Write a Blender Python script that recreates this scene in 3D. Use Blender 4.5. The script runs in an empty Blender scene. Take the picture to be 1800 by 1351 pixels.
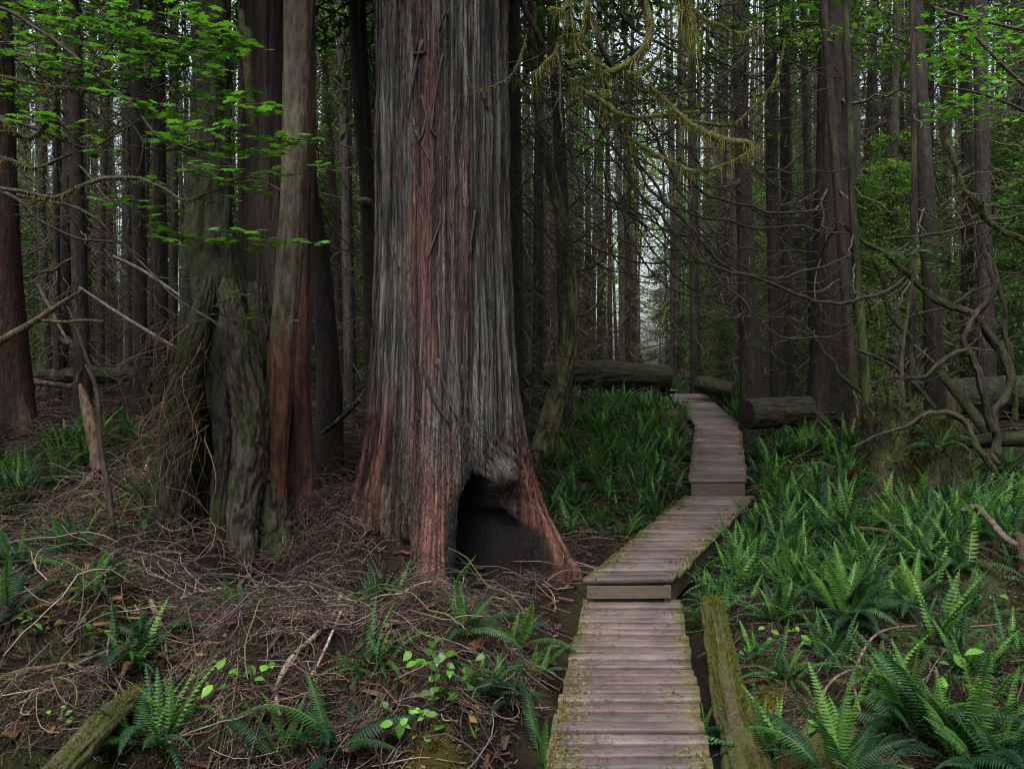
import bpy, math, random
import numpy as np
from mathutils import Vector
S = bpy.context.scene
C = S.collection
RNG = np.random.default_rng(7)
random.seed(7)
PI = math.pi
# ------------------------------------------------------------------ camera, sky, sun, exposure
CAMZ, PITCH, FPX = 1.72, math.radians(1.03), 1310.0
cd = bpy.data.cameras.new('camera')
cam = bpy.data.objects.new('camera', cd); C.objects.link(cam)
cd.sensor_width = 36; cd.lens = FPX / 1800 * 36; cd.clip_start = 0.05; cd.clip_end = 2000
cam.location = (0, 0, CAMZ); cam.rotation_euler = (PI / 2 - PITCH, 0, 0)
S.camera = cam
SUN_EL, SUN_AZ = math.radians(62), math.radians(200)       # azimuth clockwise from +Y: behind the camera
w = bpy.data.worlds.new('World'); S.world = w; w.use_nodes = True
nt = w.node_tree
bg = nt.nodes['Background']; sky = nt.nodes.new('ShaderNodeTexSky')
sky.sky_type = 'NISHITA'; sky.sun_disc = False; sky.sun_elevation = SUN_EL; sky.sun_rotation = SUN_AZ
sky.air_density = 1.0; sky.dust_density = 6.0; sky.ozone_density = 0.6
hs = nt.nodes.new('ShaderNodeHueSaturation'); hs.inputs['Saturation'].default_value = 0.5
nt.links.new(sky.outputs[0], hs.inputs['Color']); nt.links.new(hs.outputs[0], bg.inputs[0])
bg.inputs[1].default_value = 0.15
sl = bpy.data.lights.new('sun', 'SUN'); sl.energy = .6; sl.angle = math.radians(25); sl.color = (1, .97, .94)
so = bpy.data.objects.new('sun', sl); C.objects.link(so)
sd = Vector((math.sin(SUN_AZ) * math.cos(SUN_EL), math.cos(SUN_AZ) * math.cos(SUN_EL), math.sin(SUN_EL)))
so.rotation_euler = (-sd).to_track_quat('-Z', 'Y').to_euler()
vs = S.view_settings; vs.view_transform = 'Standard'; vs.look = 'None'; vs.gamma = 1; vs.exposure = 1.65
S.render.engine = 'CYCLES'
S.cycles.use_denoising = True; S.cycles.denoising_prefilter = 'NONE'; S.cycles.use_adaptive_sampling = False; S.cycles.filter_width = 1.1; S.cycles.max_bounces = 6; S.cycles.diffuse_bounces = 4
S.cycles.transmission_bounces = 4; S.cycles.glossy_bounces = 2

# ------------------------------------------------------------------ numbers
def at(px, py, d):
    """point seen at photo pixel (px, py) at depth d metres in front of the camera"""
    a = (px - 900) / FPX; b = (675.5 - py) / FPX
    y = math.cos(PITCH) + b * math.sin(PITCH); z = -math.sin(PITCH) + b * math.cos(PITCH)
    return np.array([a * d / y, d, CAMZ + z * d / y])
def _h(ix, iy, iz):
    h = (ix * 374761393 + iy * 668265263 + iz * 2147483647 + 1013904223) & 0xffffffff
    h = ((h ^ (h >> 13)) * 1274126177) & 0xffffffff
    h = ((h ^ (h >> 16)) * 2246822519) & 0xffffffff
    return ((h ^ (h >> 15)) & 0xffffff) / float(0xffffff)
def vn(x, y, z=0.0):
    x, y, z = np.broadcast_arrays(np.asarray(x, float), y, z)
    fx, fy, fz = np.floor(x), np.floor(y), np.floor(z)
    ix, iy, iz = fx.astype(np.int64), fy.astype(np.int64), fz.astype(np.int64)
    u, v, t = x - fx, y - fy, z - fz
    u, v, t = u*u*(3-2*u), v*v*(3-2*v), t*t*(3-2*t)
    r = 0
    for a in (0, 1):
        for b in (0, 1):
            for c in (0, 1):
                r = r + _h(ix+a, iy+b, iz+c) * (u if a else 1-u) * (v if b else 1-v) * (t if c else 1-t)
    return r
def fbm(x, y, z=0.0, o=3):
    r, a, f, s = 0, 1.0, 1.0, 0
    for k in range(o):
        r = r + a * vn(x*f + 17*k, y*f - 9*k, z*f + 5*k); s += a; a *= .5; f *= 2.03
    return r / s
def ss(e0, e1, x):
    t = np.clip((x - e0) / (e1 - e0), 0, 1); return t*t*(3-2*t)
def gs(x, y, cx, cy, sx, sy): return np.exp(-((x-cx)/sx)**2 - ((y-cy)/sy)**2)

# boardwalk corners: (left, right) at each section end, world coordinates
def P(px, py, d): return at(px, py, d)
SEC = [  # near-left, near-right, far-left, far-right
    (np.array([-.02, 2.2, 0.]), np.array([.68, 2.2, 0.]), P(1031, 1052, 5.66), P(1192, 1052, 5.66)),
    (P(1029, 1019, 5.58), P(1181, 1018, 5.58), P(1205, 871, 8.8), P(1325, 871, 8.8)),
    (P(1213, 843, 8.95), P(1310, 843, 8.95), P(1224, 747, 12.4), P(1301, 747, 12.4)),
    (P(1224, 746, 12.45), P(1301, 746, 12.45), P(1177, 692, 16.4), P(1237, 692, 16.4)),
    (P(1153, 685, 18.6), P(1192, 685, 18.6), P(1090, 680, 21.0), P(1128, 680, 21.0)),
]
PATH = np.array([(a+b)/2 for s in SEC[:4] for a, b in ((s[0], s[1]), (s[2], s[3]))] + [(SEC[4][0]+SEC[4][1])/2, (SEC[4][2]+SEC[4][3])/2])
def path_d(x, y):
    best = np.full(np.shape(x), 99.)
    for p, q in zip(PATH[:-1], PATH[1:]):
        dx, dy = q[0]-p[0], q[1]-p[1]; L = dx*dx+dy*dy + 1e-9
        t = np.clip(((x-p[0])*dx+(y-p[1])*dy)/L, 0, 1)
        best = np.minimum(best, np.hypot(x-p[0]-t*dx, y-p[1]-t*dy))
    return best
def path_z(y): return np.interp(y, PATH[:, 1], PATH[:, 2])
def G(x, y):
    """height of the forest floor"""
    x = np.asarray(x, float); y = np.asarray(y, float)
    g = 1.05*ss(5.5, 17, y) + .45*ss(16, 40, y)
    g = g + .42*ss(-1.9, -3.6, x)*ss(3.6, 6.8, y)*(1-.6*ss(9, 14, y))
    g = g + .34*ss(2.2, 4.2, x)*ss(3.4, 6.5, y)*(1-.7*ss(9, 14, y))
    g = g + .40*gs(x, y, -1.66, 6.7, .5, .6) + .10*gs(x, y, -1.42, 6.2, .3, .45) + .08*gs(x, y, -.9, 6.6, .7, .7) - .16*gs(x, y, -.12, 6.05, .35, .4) - .16*gs(x, y, -1.05, 5.95, .2, .3)
    g = g + .18*gs(x, y, -1.1, 4.8, 1.0, .6) - .70*gs(x, y, -2.3, 3.15, 1.1, .4) - .45*gs(x, y, -.75, 3.2, .45, .45) - .3*gs(x, y, -1.9, 4.0, .25, .3) - .25*gs(x, y, -3.2, 4.3, .35, .25) + .22*gs(x, y, -1.5, 4.35, .35, .3) + .2*gs(x, y, -2.5, 4.6, .5, .3)
    g = g + .25*gs(x, y, -2.9, 5.2, .7, .5) - .35*gs(x, y, 1.75, 3.75, .35, .3)
    g = g + .22*gs(x, y, 2.7, 3.6, .8, .5)
    n = (fbm(x*.55+3, y*.55, 0, 3)-.5)*.42 + (fbm(x*2.1, y*2.1+8, 2, 3)-.5)*.34 + (vn(x*9, y*9, 4)-.5)*.035
    d = path_d(x, y)
    k = ss(.35, 1.0, d)
    g = g + n*(.35+.65*k)
    return g*ss(.25, .95, d) + np.minimum(g, path_z(y)-.30)*(1-ss(.25, .95, d))
def hit(px, py, d0=2.0, d1=45.0):
    """where the view through a photo pixel meets the forest floor"""
    ds = np.linspace(d0, d1, 1500)**1.0
    p = np.array([at(px, py, 1.0)]) - np.array([[0, 0, CAMZ]])
    X = p[0, 0]*ds; Z = CAMZ + p[0, 2]*ds
    below = np.nonzero(Z <= G(X, ds))[0]
    i = below[0] if len(below) else len(ds)-1
    return np.array([X[i], ds[i], float(G(X[i], ds[i]))])

# ------------------------------------------------------------------ meshes
def mesh(name, V, F, mat, col=None, smooth=True):
    """V (n,3), F (m,k) or list of such arrays, col (n,3) linear"""
    V = np.asarray(V, np.float32)
    Fs = [np.asarray(f, np.int32) for f in (F if isinstance(F, list) else [F]) if len(f)]
    me = bpy.data.meshes.new(name)
    me.vertices.add(len(V)); me.vertices.foreach_set('co', V.ravel())
    tot = np.concatenate([np.full(len(f), f.shape[1], np.int32) for f in Fs])
    idx = np.concatenate([f.ravel() for f in Fs])
    me.loops.add(len(idx)); me.loops.foreach_set('vertex_index', idx)
    me.polygons.add(len(tot))
    st = np.concatenate([[0], np.cumsum(tot)[:-1]]).astype(np.int32)
    me.polygons.foreach_set('loop_start', st); me.polygons.foreach_set('loop_total', tot)
    me.polygons.foreach_set('use_smooth', np.full(len(tot), smooth))
    if col is not None:
        a = me.color_attributes.new('Col', 'FLOAT_COLOR', 'POINT')
        c = np.ones((len(V), 4), np.float32); c[:, :3] = np.clip(np.broadcast_to(col, (len(V), 3)), 0, 1)
        a.data.foreach_set('color', c.ravel())
    me.materials.append(mat); me.update(calc_edges=True)
    return me
def link(name, me, parent=None, loc=(0, 0, 0)):
    o = bpy.data.objects.new(name, me); C.objects.link(o)
    if parent is not None: o.parent = parent
    o.location = loc
    return o
def tag(o, label=None, cat=None, group=None, kind=None):
    if label: o['label'] = label
    if cat: o['category'] = cat
    if group: o['group'] = group
    if kind: o['kind'] = kind
    return o
def thing(name, label, cat, loc=(0, 0, 0), group=None, rz=0.0):
    o = bpy.data.objects.new(name, None); C.objects.link(o); o.empty_display_size = .2
    o.location = [float(v) for v in loc]; o.rotation_euler = (0, 0, rz)
    return tag(o, label, cat, group)
def part(name, V, F, mat, parent, col=None, smooth=True):
    off = np.zeros(3); q = parent
    while q is not None:
        off += np.array(q.location); q = q.parent
    return link(name, mesh(name, np.asarray(V)-off, F, mat, col, smooth), parent)
def single(name, V, F, mat, label, cat, base, col=None, group=None, smooth=True, kind=None):
    o = link(name, mesh(name, np.asarray(V)-np.asarray(base), F, mat, col, smooth), None, [float(v) for v in base])
    return tag(o, label, cat, group, kind)
def dup(root, loc, rz, sc=1.0, label=None, group=None):
    r = root.copy(); C.objects.link(r); r.location = [float(v) for v in loc]; r.rotation_euler = (0, 0, rz); r.scale = (sc, sc, sc)
    if label: r['label'] = label
    if group: r['group'] = group
    for ch in root.children:
        c = ch.copy(); C.objects.link(c); c.parent = r
    return r
class Bag:
    """collects pieces of ONE mesh"""
    def __init__(s): s.V, s.F, s.K, s.n = [], {}, [], 0
    def add(s, V, F, col=(.5, .5, .5)):
        V = np.asarray(V, float).reshape(-1, 3)
        for f in (F if isinstance(F, list) else [F]):
            f = np.asarray(f)
            if len(f): s.F.setdefault(f.shape[1], []).append(f + s.n)
        s.V.append(V); s.K.append(np.broadcast_to(np.asarray(col, float), V.shape)); s.n += len(V)
    def get(s): return np.concatenate(s.V), [np.concatenate(v) for v in s.F.values()], np.concatenate(s.K)
def tubes(Pt, R, sides=4, rough=0.0, cap=False):
    """Pt (N,K,3), R (N,K) -> verts, quads"""
    Pt = np.asarray(Pt, float); R = np.asarray(R, float)
    if Pt.ndim == 2: Pt = Pt[None]; R = R[None]
    N, K, _ = Pt.shape
    T = np.gradient(Pt, axis=1); T /= np.linalg.norm(T, axis=2, keepdims=True)+1e-9
    Q = Pt-Pt.mean(1, keepdims=True)
    cov = np.einsum('nki,nkj->nij', Q, Q) + np.eye(3)*1e-9
    ref = np.linalg.eigh(cov)[1][:, :, 0][:, None, :]
    U = np.cross(T, np.broadcast_to(ref, T.shape)); U /= np.linalg.norm(U, axis=2, keepdims=True)+1e-9
    W = np.cross(T, U)
    a = np.arange(sides)*2*PI/sides
    rr = R[:, :, None]*np.ones(sides)
    if rough:
        rr = rr*(1+rough*(RNG.random(rr.shape)-.5)*2)
    V = Pt[:, :, None, :]+rr[..., None]*(np.cos(a)[:, None]*U[:, :, None, :]+np.sin(a)[:, None]*W[:, :, None, :])
    i = np.arange(K-1)[:, None]*sides; j = np.arange(sides)[None]; j2 = (j+1) % sides
    q = np.stack([i+j, i+j2, i+sides+j2, i+sides+j], -1).reshape(-1, 4)
    F = (q[None]+(np.arange(N)*K*sides)[:, None, None]).reshape(-1, 4)
    V = V.reshape(-1, 3)
    if cap:
        fs = [F]
        for n in range(N):
            b = n*K*sides
            fs.append(np.array([list(range(b, b+sides))[::-1], list(range(b+(K-1)*sides, b+K*sides))]))
        return V, fs
    return V, F
def hero_tube(c, r, sides, amp=.10, col=(.07, .06, .05), seed=0, fr=1.0):
    """a thick stem with knotty, furrowed bark -> verts, faces, colours"""
    n = len(c); T_ = np.gradient(c, axis=0); T_ /= np.linalg.norm(T_, axis=1, keepdims=True)
    ref = np.linalg.eigh(np.cov((c-c.mean(0)).T))[1][:, 0]
    U = np.cross(T_, ref); U /= np.linalg.norm(U, axis=1, keepdims=True)+1e-9; W = np.cross(T_, U)
    a = np.arange(sides)*2*PI/sides; sl_ = np.concatenate([[0], np.cumsum(np.linalg.norm(np.diff(c, axis=0), axis=1))])[:, None]
    rm = r.mean(); ca, sa = np.cos(a)[None], np.sin(a)[None]
    big_ = fbm(ca*.9+seed, sa*.9, sl_*(.45/rm)*fr*.5, 3)-.5
    f = np.abs(fbm(ca*3+sl_*.8*fr, sa*3+seed, sl_*2.2*fr, 3)-.5)*2; g = fbm(ca*6, sa*6, sl_*14*fr+seed, 3)
    R_ = r[:, None]*(1+amp*2.2*big_+amp*1.6*(ss(0, .3, f)-.7)+amp*.9*(g-.5))
    V = c[:, None]+R_[..., None]*(np.cos(a)[None, :, None]*U[:, None]+np.sin(a)[None, :, None]*W[:, None])
    i = np.arange(n-1)[:, None]*sides; j = np.arange(sides)[None]; jn = (j+1) % sides
    F = np.stack([i+j, i+jn, i+sides+jn, i+sides+j], -1).reshape(-1, 4)
    K = np.array(col)[None, None]*(.25+.9*ss(0, .3, f)+.7*(g-.4))[..., None]
    return V.reshape(-1, 3), F, K.reshape(-1, 3)
def curve(pts, n):
    """smooth curve through points (m,k) -> (n,k), Catmull-Rom"""
    p = np.asarray(pts, float); m = len(p)
    q = np.vstack([2*p[0]-p[1], p, 2*p[-1]-p[-2]])
    d = np.concatenate([[0], np.cumsum(np.linalg.norm(np.diff(p[:, :3], axis=0), axis=1))])
    s = np.linspace(0, d[-1], n); k = np.clip(np.searchsorted(d, s, side='right')-1, 0, m-2)
    t = ((s-d[k])/(d[k+1]-d[k]+1e-9))[:, None]
    a, b, c, e = q[k], q[k+1], q[k+2], q[k+3]
    return .5*((2*b)+(-a+c)*t+(2*a-5*b+4*c-e)*t*t+(-a+3*b-3*c+e)*t**3)
def kink(c, amp, f=6.0):
    s_ = np.concatenate([[0], np.cumsum(np.linalg.norm(np.diff(c, axis=0), axis=1))]); o = RNG.random()*99
    return c+amp*np.stack([fbm(s_*f+o+31*k, o, 0, 3)-.5 for k in range(3)], 1)*2
def fuzz(Pt, R, per_m, ln, droop=.6, wd=.004, up=0.25):
    """moss: small blades standing on / hanging from a curve"""
    seg = np.linalg.norm(np.diff(Pt, axis=0), axis=1); L = seg.sum(); n = max(6, int(per_m*L))
    s = RNG.random(n)*(len(Pt)-1); i = s.astype(int); t = (s-i)[:, None]
    c = Pt[i]*(1-t)+Pt[i+1]*t; r = (R[i]*(1-t[:, 0])+R[i+1]*t[:, 0])[:, None]
    d = RNG.normal(size=(n, 3)); d /= np.linalg.norm(d, axis=1, keepdims=True)
    b = c+d*r*.8
    l = (ln*(.35+RNG.random(n)**2*1.3))[:, None]
    tip = b+d*l*.6+np.array([0, 0, -1])*l*droop*RNG.random((n, 1))*2+np.array([0, 0, 1])*l*up
    sd = np.cross(tip-b, RNG.normal(size=(n, 3))); sd /= np.linalg.norm(sd, axis=1, keepdims=True)+1e-9
    w_ = wd*(.6+RNG.random((n, 1)))
    V = np.stack([b-sd*w_, b+sd*w_, tip], 1).reshape(-1, 3)
    return V, np.arange(3*n).reshape(-1, 3)

# ------------------------------------------------------------------ materials
def mat(name):
    m = bpy.data.materials.new(name); m.use_nodes = True
    n = m.node_tree.nodes; return m, n, m.node_tree.links, n['Principled BSDF']
def noise(n, l, scale, detail=4, stretch=None, coord='Object', rough=.6):
    t = n.new('ShaderNodeTexNoise'); t.inputs['Scale'].default_value = scale; t.inputs['Detail'].default_value = detail
    t.inputs['Roughness'].default_value = rough
    tc = n.new('ShaderNodeTexCoord')
    if stretch:
        mp = n.new('ShaderNodeMapping'); mp.inputs['Scale'].default_value = stretch
        l.new(tc.outputs[coord], mp.inputs['Vector']); l.new(mp.outputs[0], t.inputs['Vector'])
    else: l.new(tc.outputs[coord], t.inputs['Vector'])
    return t
def ramp(n, l, src, stops):
    r = n.new('ShaderNodeValToRGB'); e = r.color_ramp.elements
    for k, (p, c) in enumerate(stops):
        x = e[k] if k < 2 else e.new(p)
        x.position = p; x.color = (*c, 1) if len(c) == 3 else c
    l.new(src, r.inputs['Fac']); return r
def mul(n, l, a, b, mode='MULTIPLY', fac=1.0):
    x = n.new('ShaderNodeMix'); x.data_type = 'RGBA'; x.blend_type = mode; x.inputs[0].default_value = fac
    l.new(a, x.inputs[6]); l.new(b, x.inputs[7]); return x.outputs[2]
def bark_mat(name, stretch=(1, 1, .12), scale=38, bump=.5, dist=.02, lo=.45, hi=1.5, rough=.8, moss=0.0, mcol=(.022, .029, .008, 1)):
    m, n, l, p = mat(name)
    a = n.new('ShaderNodeAttribute'); a.attribute_name = 'Col'
    t = noise(n, l, scale, 6, stretch); r = ramp(n, l, t.outputs[0], [(.25, (lo,)*3), (.75, (hi,)*3)])
    c = mul(n, l, a.outputs['Color'], r.outputs[0])
    t2 = noise(n, l, 3.1, 5, (1, 1, .5)); r2 = ramp(n, l, t2.outputs[0], [(.3, (.62, .6, .58)), (.7, (1.35, 1.3, 1.25))])
    c = mul(n, l, c, r2.outputs[0])
    if moss:
        t3 = noise(n, l, 5.5, 8, (1, 1, .4), rough=.75); r3 = ramp(n, l, t3.outputs[0], [(.60-moss*.3, (0, 0, 0)), (.68-moss*.3, (1, 1, 1))])
        mc = n.new('ShaderNodeRGB'); mc.outputs[0].default_value = mcol
        x = n.new('ShaderNodeMix'); x.data_type = 'RGBA'; l.new(r3.outputs[0], x.inputs[0]); l.new(c, x.inputs[6]); l.new(mc.outputs[0], x.inputs[7]); c = x.outputs[2]
    l.new(c, p.inputs['Base Color']); p.inputs['Roughness'].default_value = rough
    p.inputs['Specular IOR Level'].default_value = .35
    b = n.new('ShaderNodeBump'); b.inputs['Strength'].default_value = bump; b.inputs['Distance'].default_value = dist
    l.new(t.outputs[0], b.inputs['Height']); l.new(b.outputs[0], p.inputs['Normal'])
    return m
def leaf_mat(name, trans=.35, rough=.45, var=.45, objvar=.3, spec=.4):
    m, n, l, p = mat(name)
    a = n.new('ShaderNodeAttribute'); a.attribute_name = 'Col'
    g = n.new('ShaderNodeNewGeometry'); oi = n.new('ShaderNodeObjectInfo')
    r = ramp(n, l, g.outputs['Random Per Island'], [(0, (1-var, 1-var, 1-var)), (1, (1+var, 1+var*.8, 1+var*.4))])
    r2 = ramp(n, l, oi.outputs['Random'], [(0, (1-objvar, 1-objvar*.8, 1-objvar*.2)), (1, (1+objvar, 1+objvar, 1.))])
    c = mul(n, l, mul(n, l, a.outputs['Color'], r.outputs[0]), r2.outputs[0])
    l.new(c, p.inputs['Base Color']); p.inputs['Roughness'].default_value = rough; p.inputs['Specular IOR Level'].default_value = spec
    tr = n.new('ShaderNodeBsdfTranslucent')
    bc = n.new('ShaderNodeMix'); bc.data_type = 'RGBA'; bc.blend_type = 'MULTIPLY'; bc.inputs[0].default_value = 1
    bc.inputs[7].default_value = (1.6, 1.9, .7, 1); l.new(c, bc.inputs[6]); l.new(bc.outputs[2], tr.inputs[0])
    mx = n.new('ShaderNodeMixShader'); mx.inputs[0].default_value = trans
    l.new(p.outputs[0], mx.inputs[1]); l.new(tr.outputs[0], mx.inputs[2])
    l.new(mx.outputs[0], n['Material Output'].inputs[0]); return m
M_BARK = bark_mat('bark', (1, 1, .3), 24, 1.0, .03, .18, 1.75)
M_CEDAR = bark_mat('cedar_bark', (1, 1, .10), 60, 1.0, .018, .25, 1.7)
M_MOSSBARK = bark_mat('mossy_bark', (1, 1, .35), 26, .9, .04, .25, 1.6, .9, .36, (.032, .045, .011, 1))
M_ROT = bark_mat('rotten_wood', (1, 1, .2), 24, .7, .03, .4, 1.6, .95, .35)
M_LOG = bark_mat('log_bark', (.3, 1, 1), 24, .9, .04, .3, 1.6, .95, .45)
M_LOGMOSS = bark_mat('moss_covered_bark', (.5, 1, 1), 30, .9, .04, .3, 1.6, .95, .6, (.045, .052, .011, 1))
M_TWIG = leaf_mat('dead_twig', 0.0, .8, .6, .2, .2)
M_LEAF = leaf_mat('leaf', .35, .42, .35, .15, .4)
M_FERN = leaf_mat('fern_leaf', .3, .5, .25, .25, .25)
M_NEEDLE = leaf_mat('needle_spray', .5, .6, .5, .3, .2)
M_MOSS = leaf_mat('moss', .15, .9, .5, .12, .1)
def ground_mat():
    m, n, l, p = mat('forest_floor')
    t = noise(n, l, 1.6, 8, rough=.7); r = ramp(n, l, t.outputs[0], [(.35, (.009, .006, .005)), (.5, (.020, .013, .011)), (.62, (.036, .023, .019))])
    t2 = noise(n, l, .9, 9, rough=.72); r2 = ramp(n, l, t2.outputs[0], [(.50, (0, 0, 0)), (.60, (1, 1, 1))])
    x = n.new('ShaderNodeMix'); x.data_type = 'RGBA'; l.new(r2.outputs[0], x.inputs[0]); l.new(r.outputs[0], x.inputs[6]); x.inputs[7].default_value = (.03, .04, .010, 1)
    t3 = noise(n, l, 70, 5, rough=.8); r3 = ramp(n, l, t3.outputs[0], [(.3, (.35,)*3), (.7, (1.7,)*3)])
    l.new(mul(n, l, x.outputs[2], r3.outputs[0]), p.inputs['Base Color']); p.inputs['Roughness'].default_value = .95
    p.inputs['Specular IOR Level'].default_value = .15
    b = n.new('ShaderNodeBump'); b.inputs['Strength'].default_value = 1; b.inputs['Distance'].default_value = .03
    l.new(t3.outputs[0], b.inputs['Height']); l.new(b.outputs[0], p.inputs['Normal']); return m
M_GROUND = ground_mat()
def plank_mat():
    m, n, l, p = mat('weathered_plank')
    a = n.new('ShaderNodeAttribute'); a.attribute_name = 'Col'
    t = noise(n, l, 14, 6, (.25, 3, 3)); r = ramp(n, l, t.outputs[0], [(.25, (.6, .58, .58)), (.75, (1.35, 1.33, 1.33))])
    c = mul(n, l, a.outputs['Color'], r.outputs[0])
    t4 = noise(n, l, 75, 3, (.8, 1.6, 1)); r4 = ramp(n, l, t4.outputs[0], [(.60, (1, 1, 1)), (.72, (.5, .33, .26))])
    c = mul(n, l, c, r4.outputs[0])
    t2 = noise(n, l, 2.2, 4); r2 = ramp(n, l, t2.outputs[0], [(.32, (.5, .5, .52)), (.68, (1.25, 1.23, 1.22))])
    l.new(mul(n, l, c, r2.outputs[0]), p.inputs['Base Color']); p.inputs['Roughness'].default_value = .62
    b = n.new('ShaderNodeBump'); b.inputs['Strength'].default_value = .35; b.inputs['Distance'].default_value = .004
    l.new(t.outputs[0], b.inputs['Height']); l.new(b.outputs[0], p.inputs['Normal']); return m
M_PLANK = plank_mat()

# ------------------------------------------------------------------ ground
def spaced(a, b, n, p):
    t = np.linspace(0, 1, n); return a+(b-a)*t**p
xs = np.concatenate([-spaced(5, 90, 90, 2.2)[::-1][:-1], np.linspace(-5, 5, 330), spaced(5, 90, 90, 2.2)[1:]])
ys = np.concatenate([np.linspace(-12, 1.8, 30)[:-1], np.linspace(1.8, 9, 240), spaced(9, 160, 210, 2.0)[1:]])
XX, YY = np.meshgrid(xs, ys)
ZZ = G(XX, YY)
nx, ny = len(xs), len(ys)
i = (np.arange(ny-1)[:, None]*nx+np.arange(nx-1)[None]).ravel()
tag(link('ground', mesh('ground', np.stack([XX, YY, ZZ], -1).reshape(-1, 3), np.stack([i, i+1, i+nx+1, i+nx], 1), M_GROUND)), kind='structure')

# ------------------------------------------------------------------ trunks
def trunk(ax, nz=60, na=28, lobes=(), furrow=.012, freq=9, vfreq=.9, seed=0, col=(.1, .08, .06), col2=None, dent=None, zs=None, paint=None, mossy=0):
    """ax: list of (x,y,z,r) bottom to top; lobes: (theta, amp, decay, width)"""
    ax = np.asarray(ax, float); ax = ax[np.argsort(ax[:, 2])]
    z = np.linspace(ax[0, 2], ax[-1, 2], nz) if zs is None else zs
    cx, cy, r0 = (np.interp(z, ax[:, 2], ax[:, k]) for k in (0, 1, 3))
    th = np.arange(na)*2*PI/na
    TH, Z = np.meshgrid(th, z); R = np.repeat(r0[:, None], na, 1); zb = Z-ax[0, 2]
    for (t0, A, dec, wd) in lobes:
        d = (TH-t0+PI) % (2*PI)-PI
        R = R+A*np.exp(-np.maximum(zb-.2, 0)/dec)*np.exp(-(d/(wd+.25*(1-np.exp(-zb))))**2)
    if dent is not None: R = dent(TH, Z, R)
    nxx, nyy = np.cos(TH)*R, np.sin(TH)*R
    k = freq
    n1 = fbm(nxx*k+seed*7.3, nyy*k, Z*vfreq, 3); n2 = vn(nxx*k*2.7+31, nyy*k*2.7+seed, Z*vfreq*2.2)
    f = (np.abs(n1-.5)*2.2-.35)+(n2-.5)*.6
    R2 = R+furrow*f
    V = np.stack([cx[:, None]+np.cos(TH)*R2, cy[:, None]+np.sin(TH)*R2, Z], -1).reshape(-1, 3)
    i = np.arange(nz-1)[:, None]*na; j = np.arange(na)[None]; j2 = (j+1) % na
    F = np.stack([i+j, i+j2, i+na+j2, i+na+j], -1).reshape(-1, 4)
    c = np.array(col)[None, None]*(.6+.9*np.clip(f+.5, 0, 1))[..., None]
    if col2 is not None:
        t = ss(.42, .6, fbm(nxx*3+seed, nyy*3, Z*.7, 3))[..., None]
        c = c*(1-t)+t*np.array(col2)[None, None]*(.6+.9*np.clip(f+.5, 0, 1))[..., None]
    if mossy:
        t = (ss(.62-mossy*.3, .7-mossy*.3, fbm(nxx*5+seed, nyy*5+3, Z*2.5, 4)))[..., None]
        c = c*(1-t)+t*np.array((.05, .065, .016))
    if paint is not None: c = paint(TH, Z, R, f, c)
    return V, F, c.reshape(-1, 3)

# ---- the big cedar
CX, CY, CZ = -.60, 6.60, .02
zs = np.concatenate([np.linspace(-.35, 1.6, 300), np.linspace(1.6, 5.6, 330)[1:], np.linspace(5.6, 15, 40)[1:]])
na = 860
th = np.arange(na)*2*PI/na
TH, Z = np.meshgrid(th, zs)
zb = np.maximum(Z-CZ, 0)
def off_circle(dx, dy, R):
    d = math.hypot(dx, dy); ph = math.atan2(dy, dx)
    return d*np.cos(TH-ph)+np.sqrt(np.maximum(R*R-(d*np.sin(TH-ph))**2, 1e-4))
taper = 1-.012*np.maximum(Z-4, 0)
ra = off_circle(.095, -.05, .468)*taper; rb = off_circle(-.33, .12, .285)*taper
k = 45.; R = np.log(np.exp(k*np.minimum(ra, 3))+np.exp(k*rb))/k
def ang(t0): return (TH-math.radians(t0)+PI) % (2*PI)-PI
wz = .27*(1-np.exp(-zb/1.0))
R = R+.66*np.exp(-zb/.80)*np.exp(-(ang(-13)/(.165+wz*1.1))**2)
R = R+.60*np.exp(-zb/.85)*np.exp(-(ang(-91)/(.23+wz))**2)
R = R+.36*np.exp(-np.maximum(zb-.3, 0)/.8)*np.exp(-(ang(183)/(.34+wz))**2)
R = R+.40*np.exp(-zb/.7)*np.exp(-(ang(90)/.5)**2)+.3*np.exp(-zb/.7)*np.exp(-(ang(40)/.3)**2)
R = R+.05*np.exp(-((zb-1.6)/1.2)**2)*np.exp(-(ang(-35)/.18)**2)-.05*np.exp(-((zb-1.5)/.8)**2)*np.exp(-(ang(-62)/.1)**2)
# big rib grooves on the shaft
R = R-.045*np.exp(-(ang(-38)/.045)**2)*ss(.6, 1.4, zb)-.03*np.exp(-(ang(-20)/.05)**2)*ss(.8, 1.8, zb)-.02*np.exp(-(ang(-112)/.05)**2)
# the burl over the cave and the cave itself
R = R+.17*np.exp(-((Z-.84)/.11)**2)*np.exp(-(ang(-39)/.13)**2)
wob = (fbm(TH*7, Z*5, 3, 4)-.5)*.20
apex = .90-1.0*np.abs(ang(-60))**1.35
cave = ss(0, .05, apex+wob*1.3-Z)*ss(.50-.12*np.clip(Z, 0, .8), .44-.12*np.clip(Z, 0, .8), np.abs(ang(-52)))
R = R*(1-cave)+.10*cave
pock = ss(0, .08, .48-.9*np.abs(ang(-131)/.33)**2+wob-Z)*ss(.36, .26, np.abs(ang(-131)))
R = R*(1-pock)+.30*pock
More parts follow.
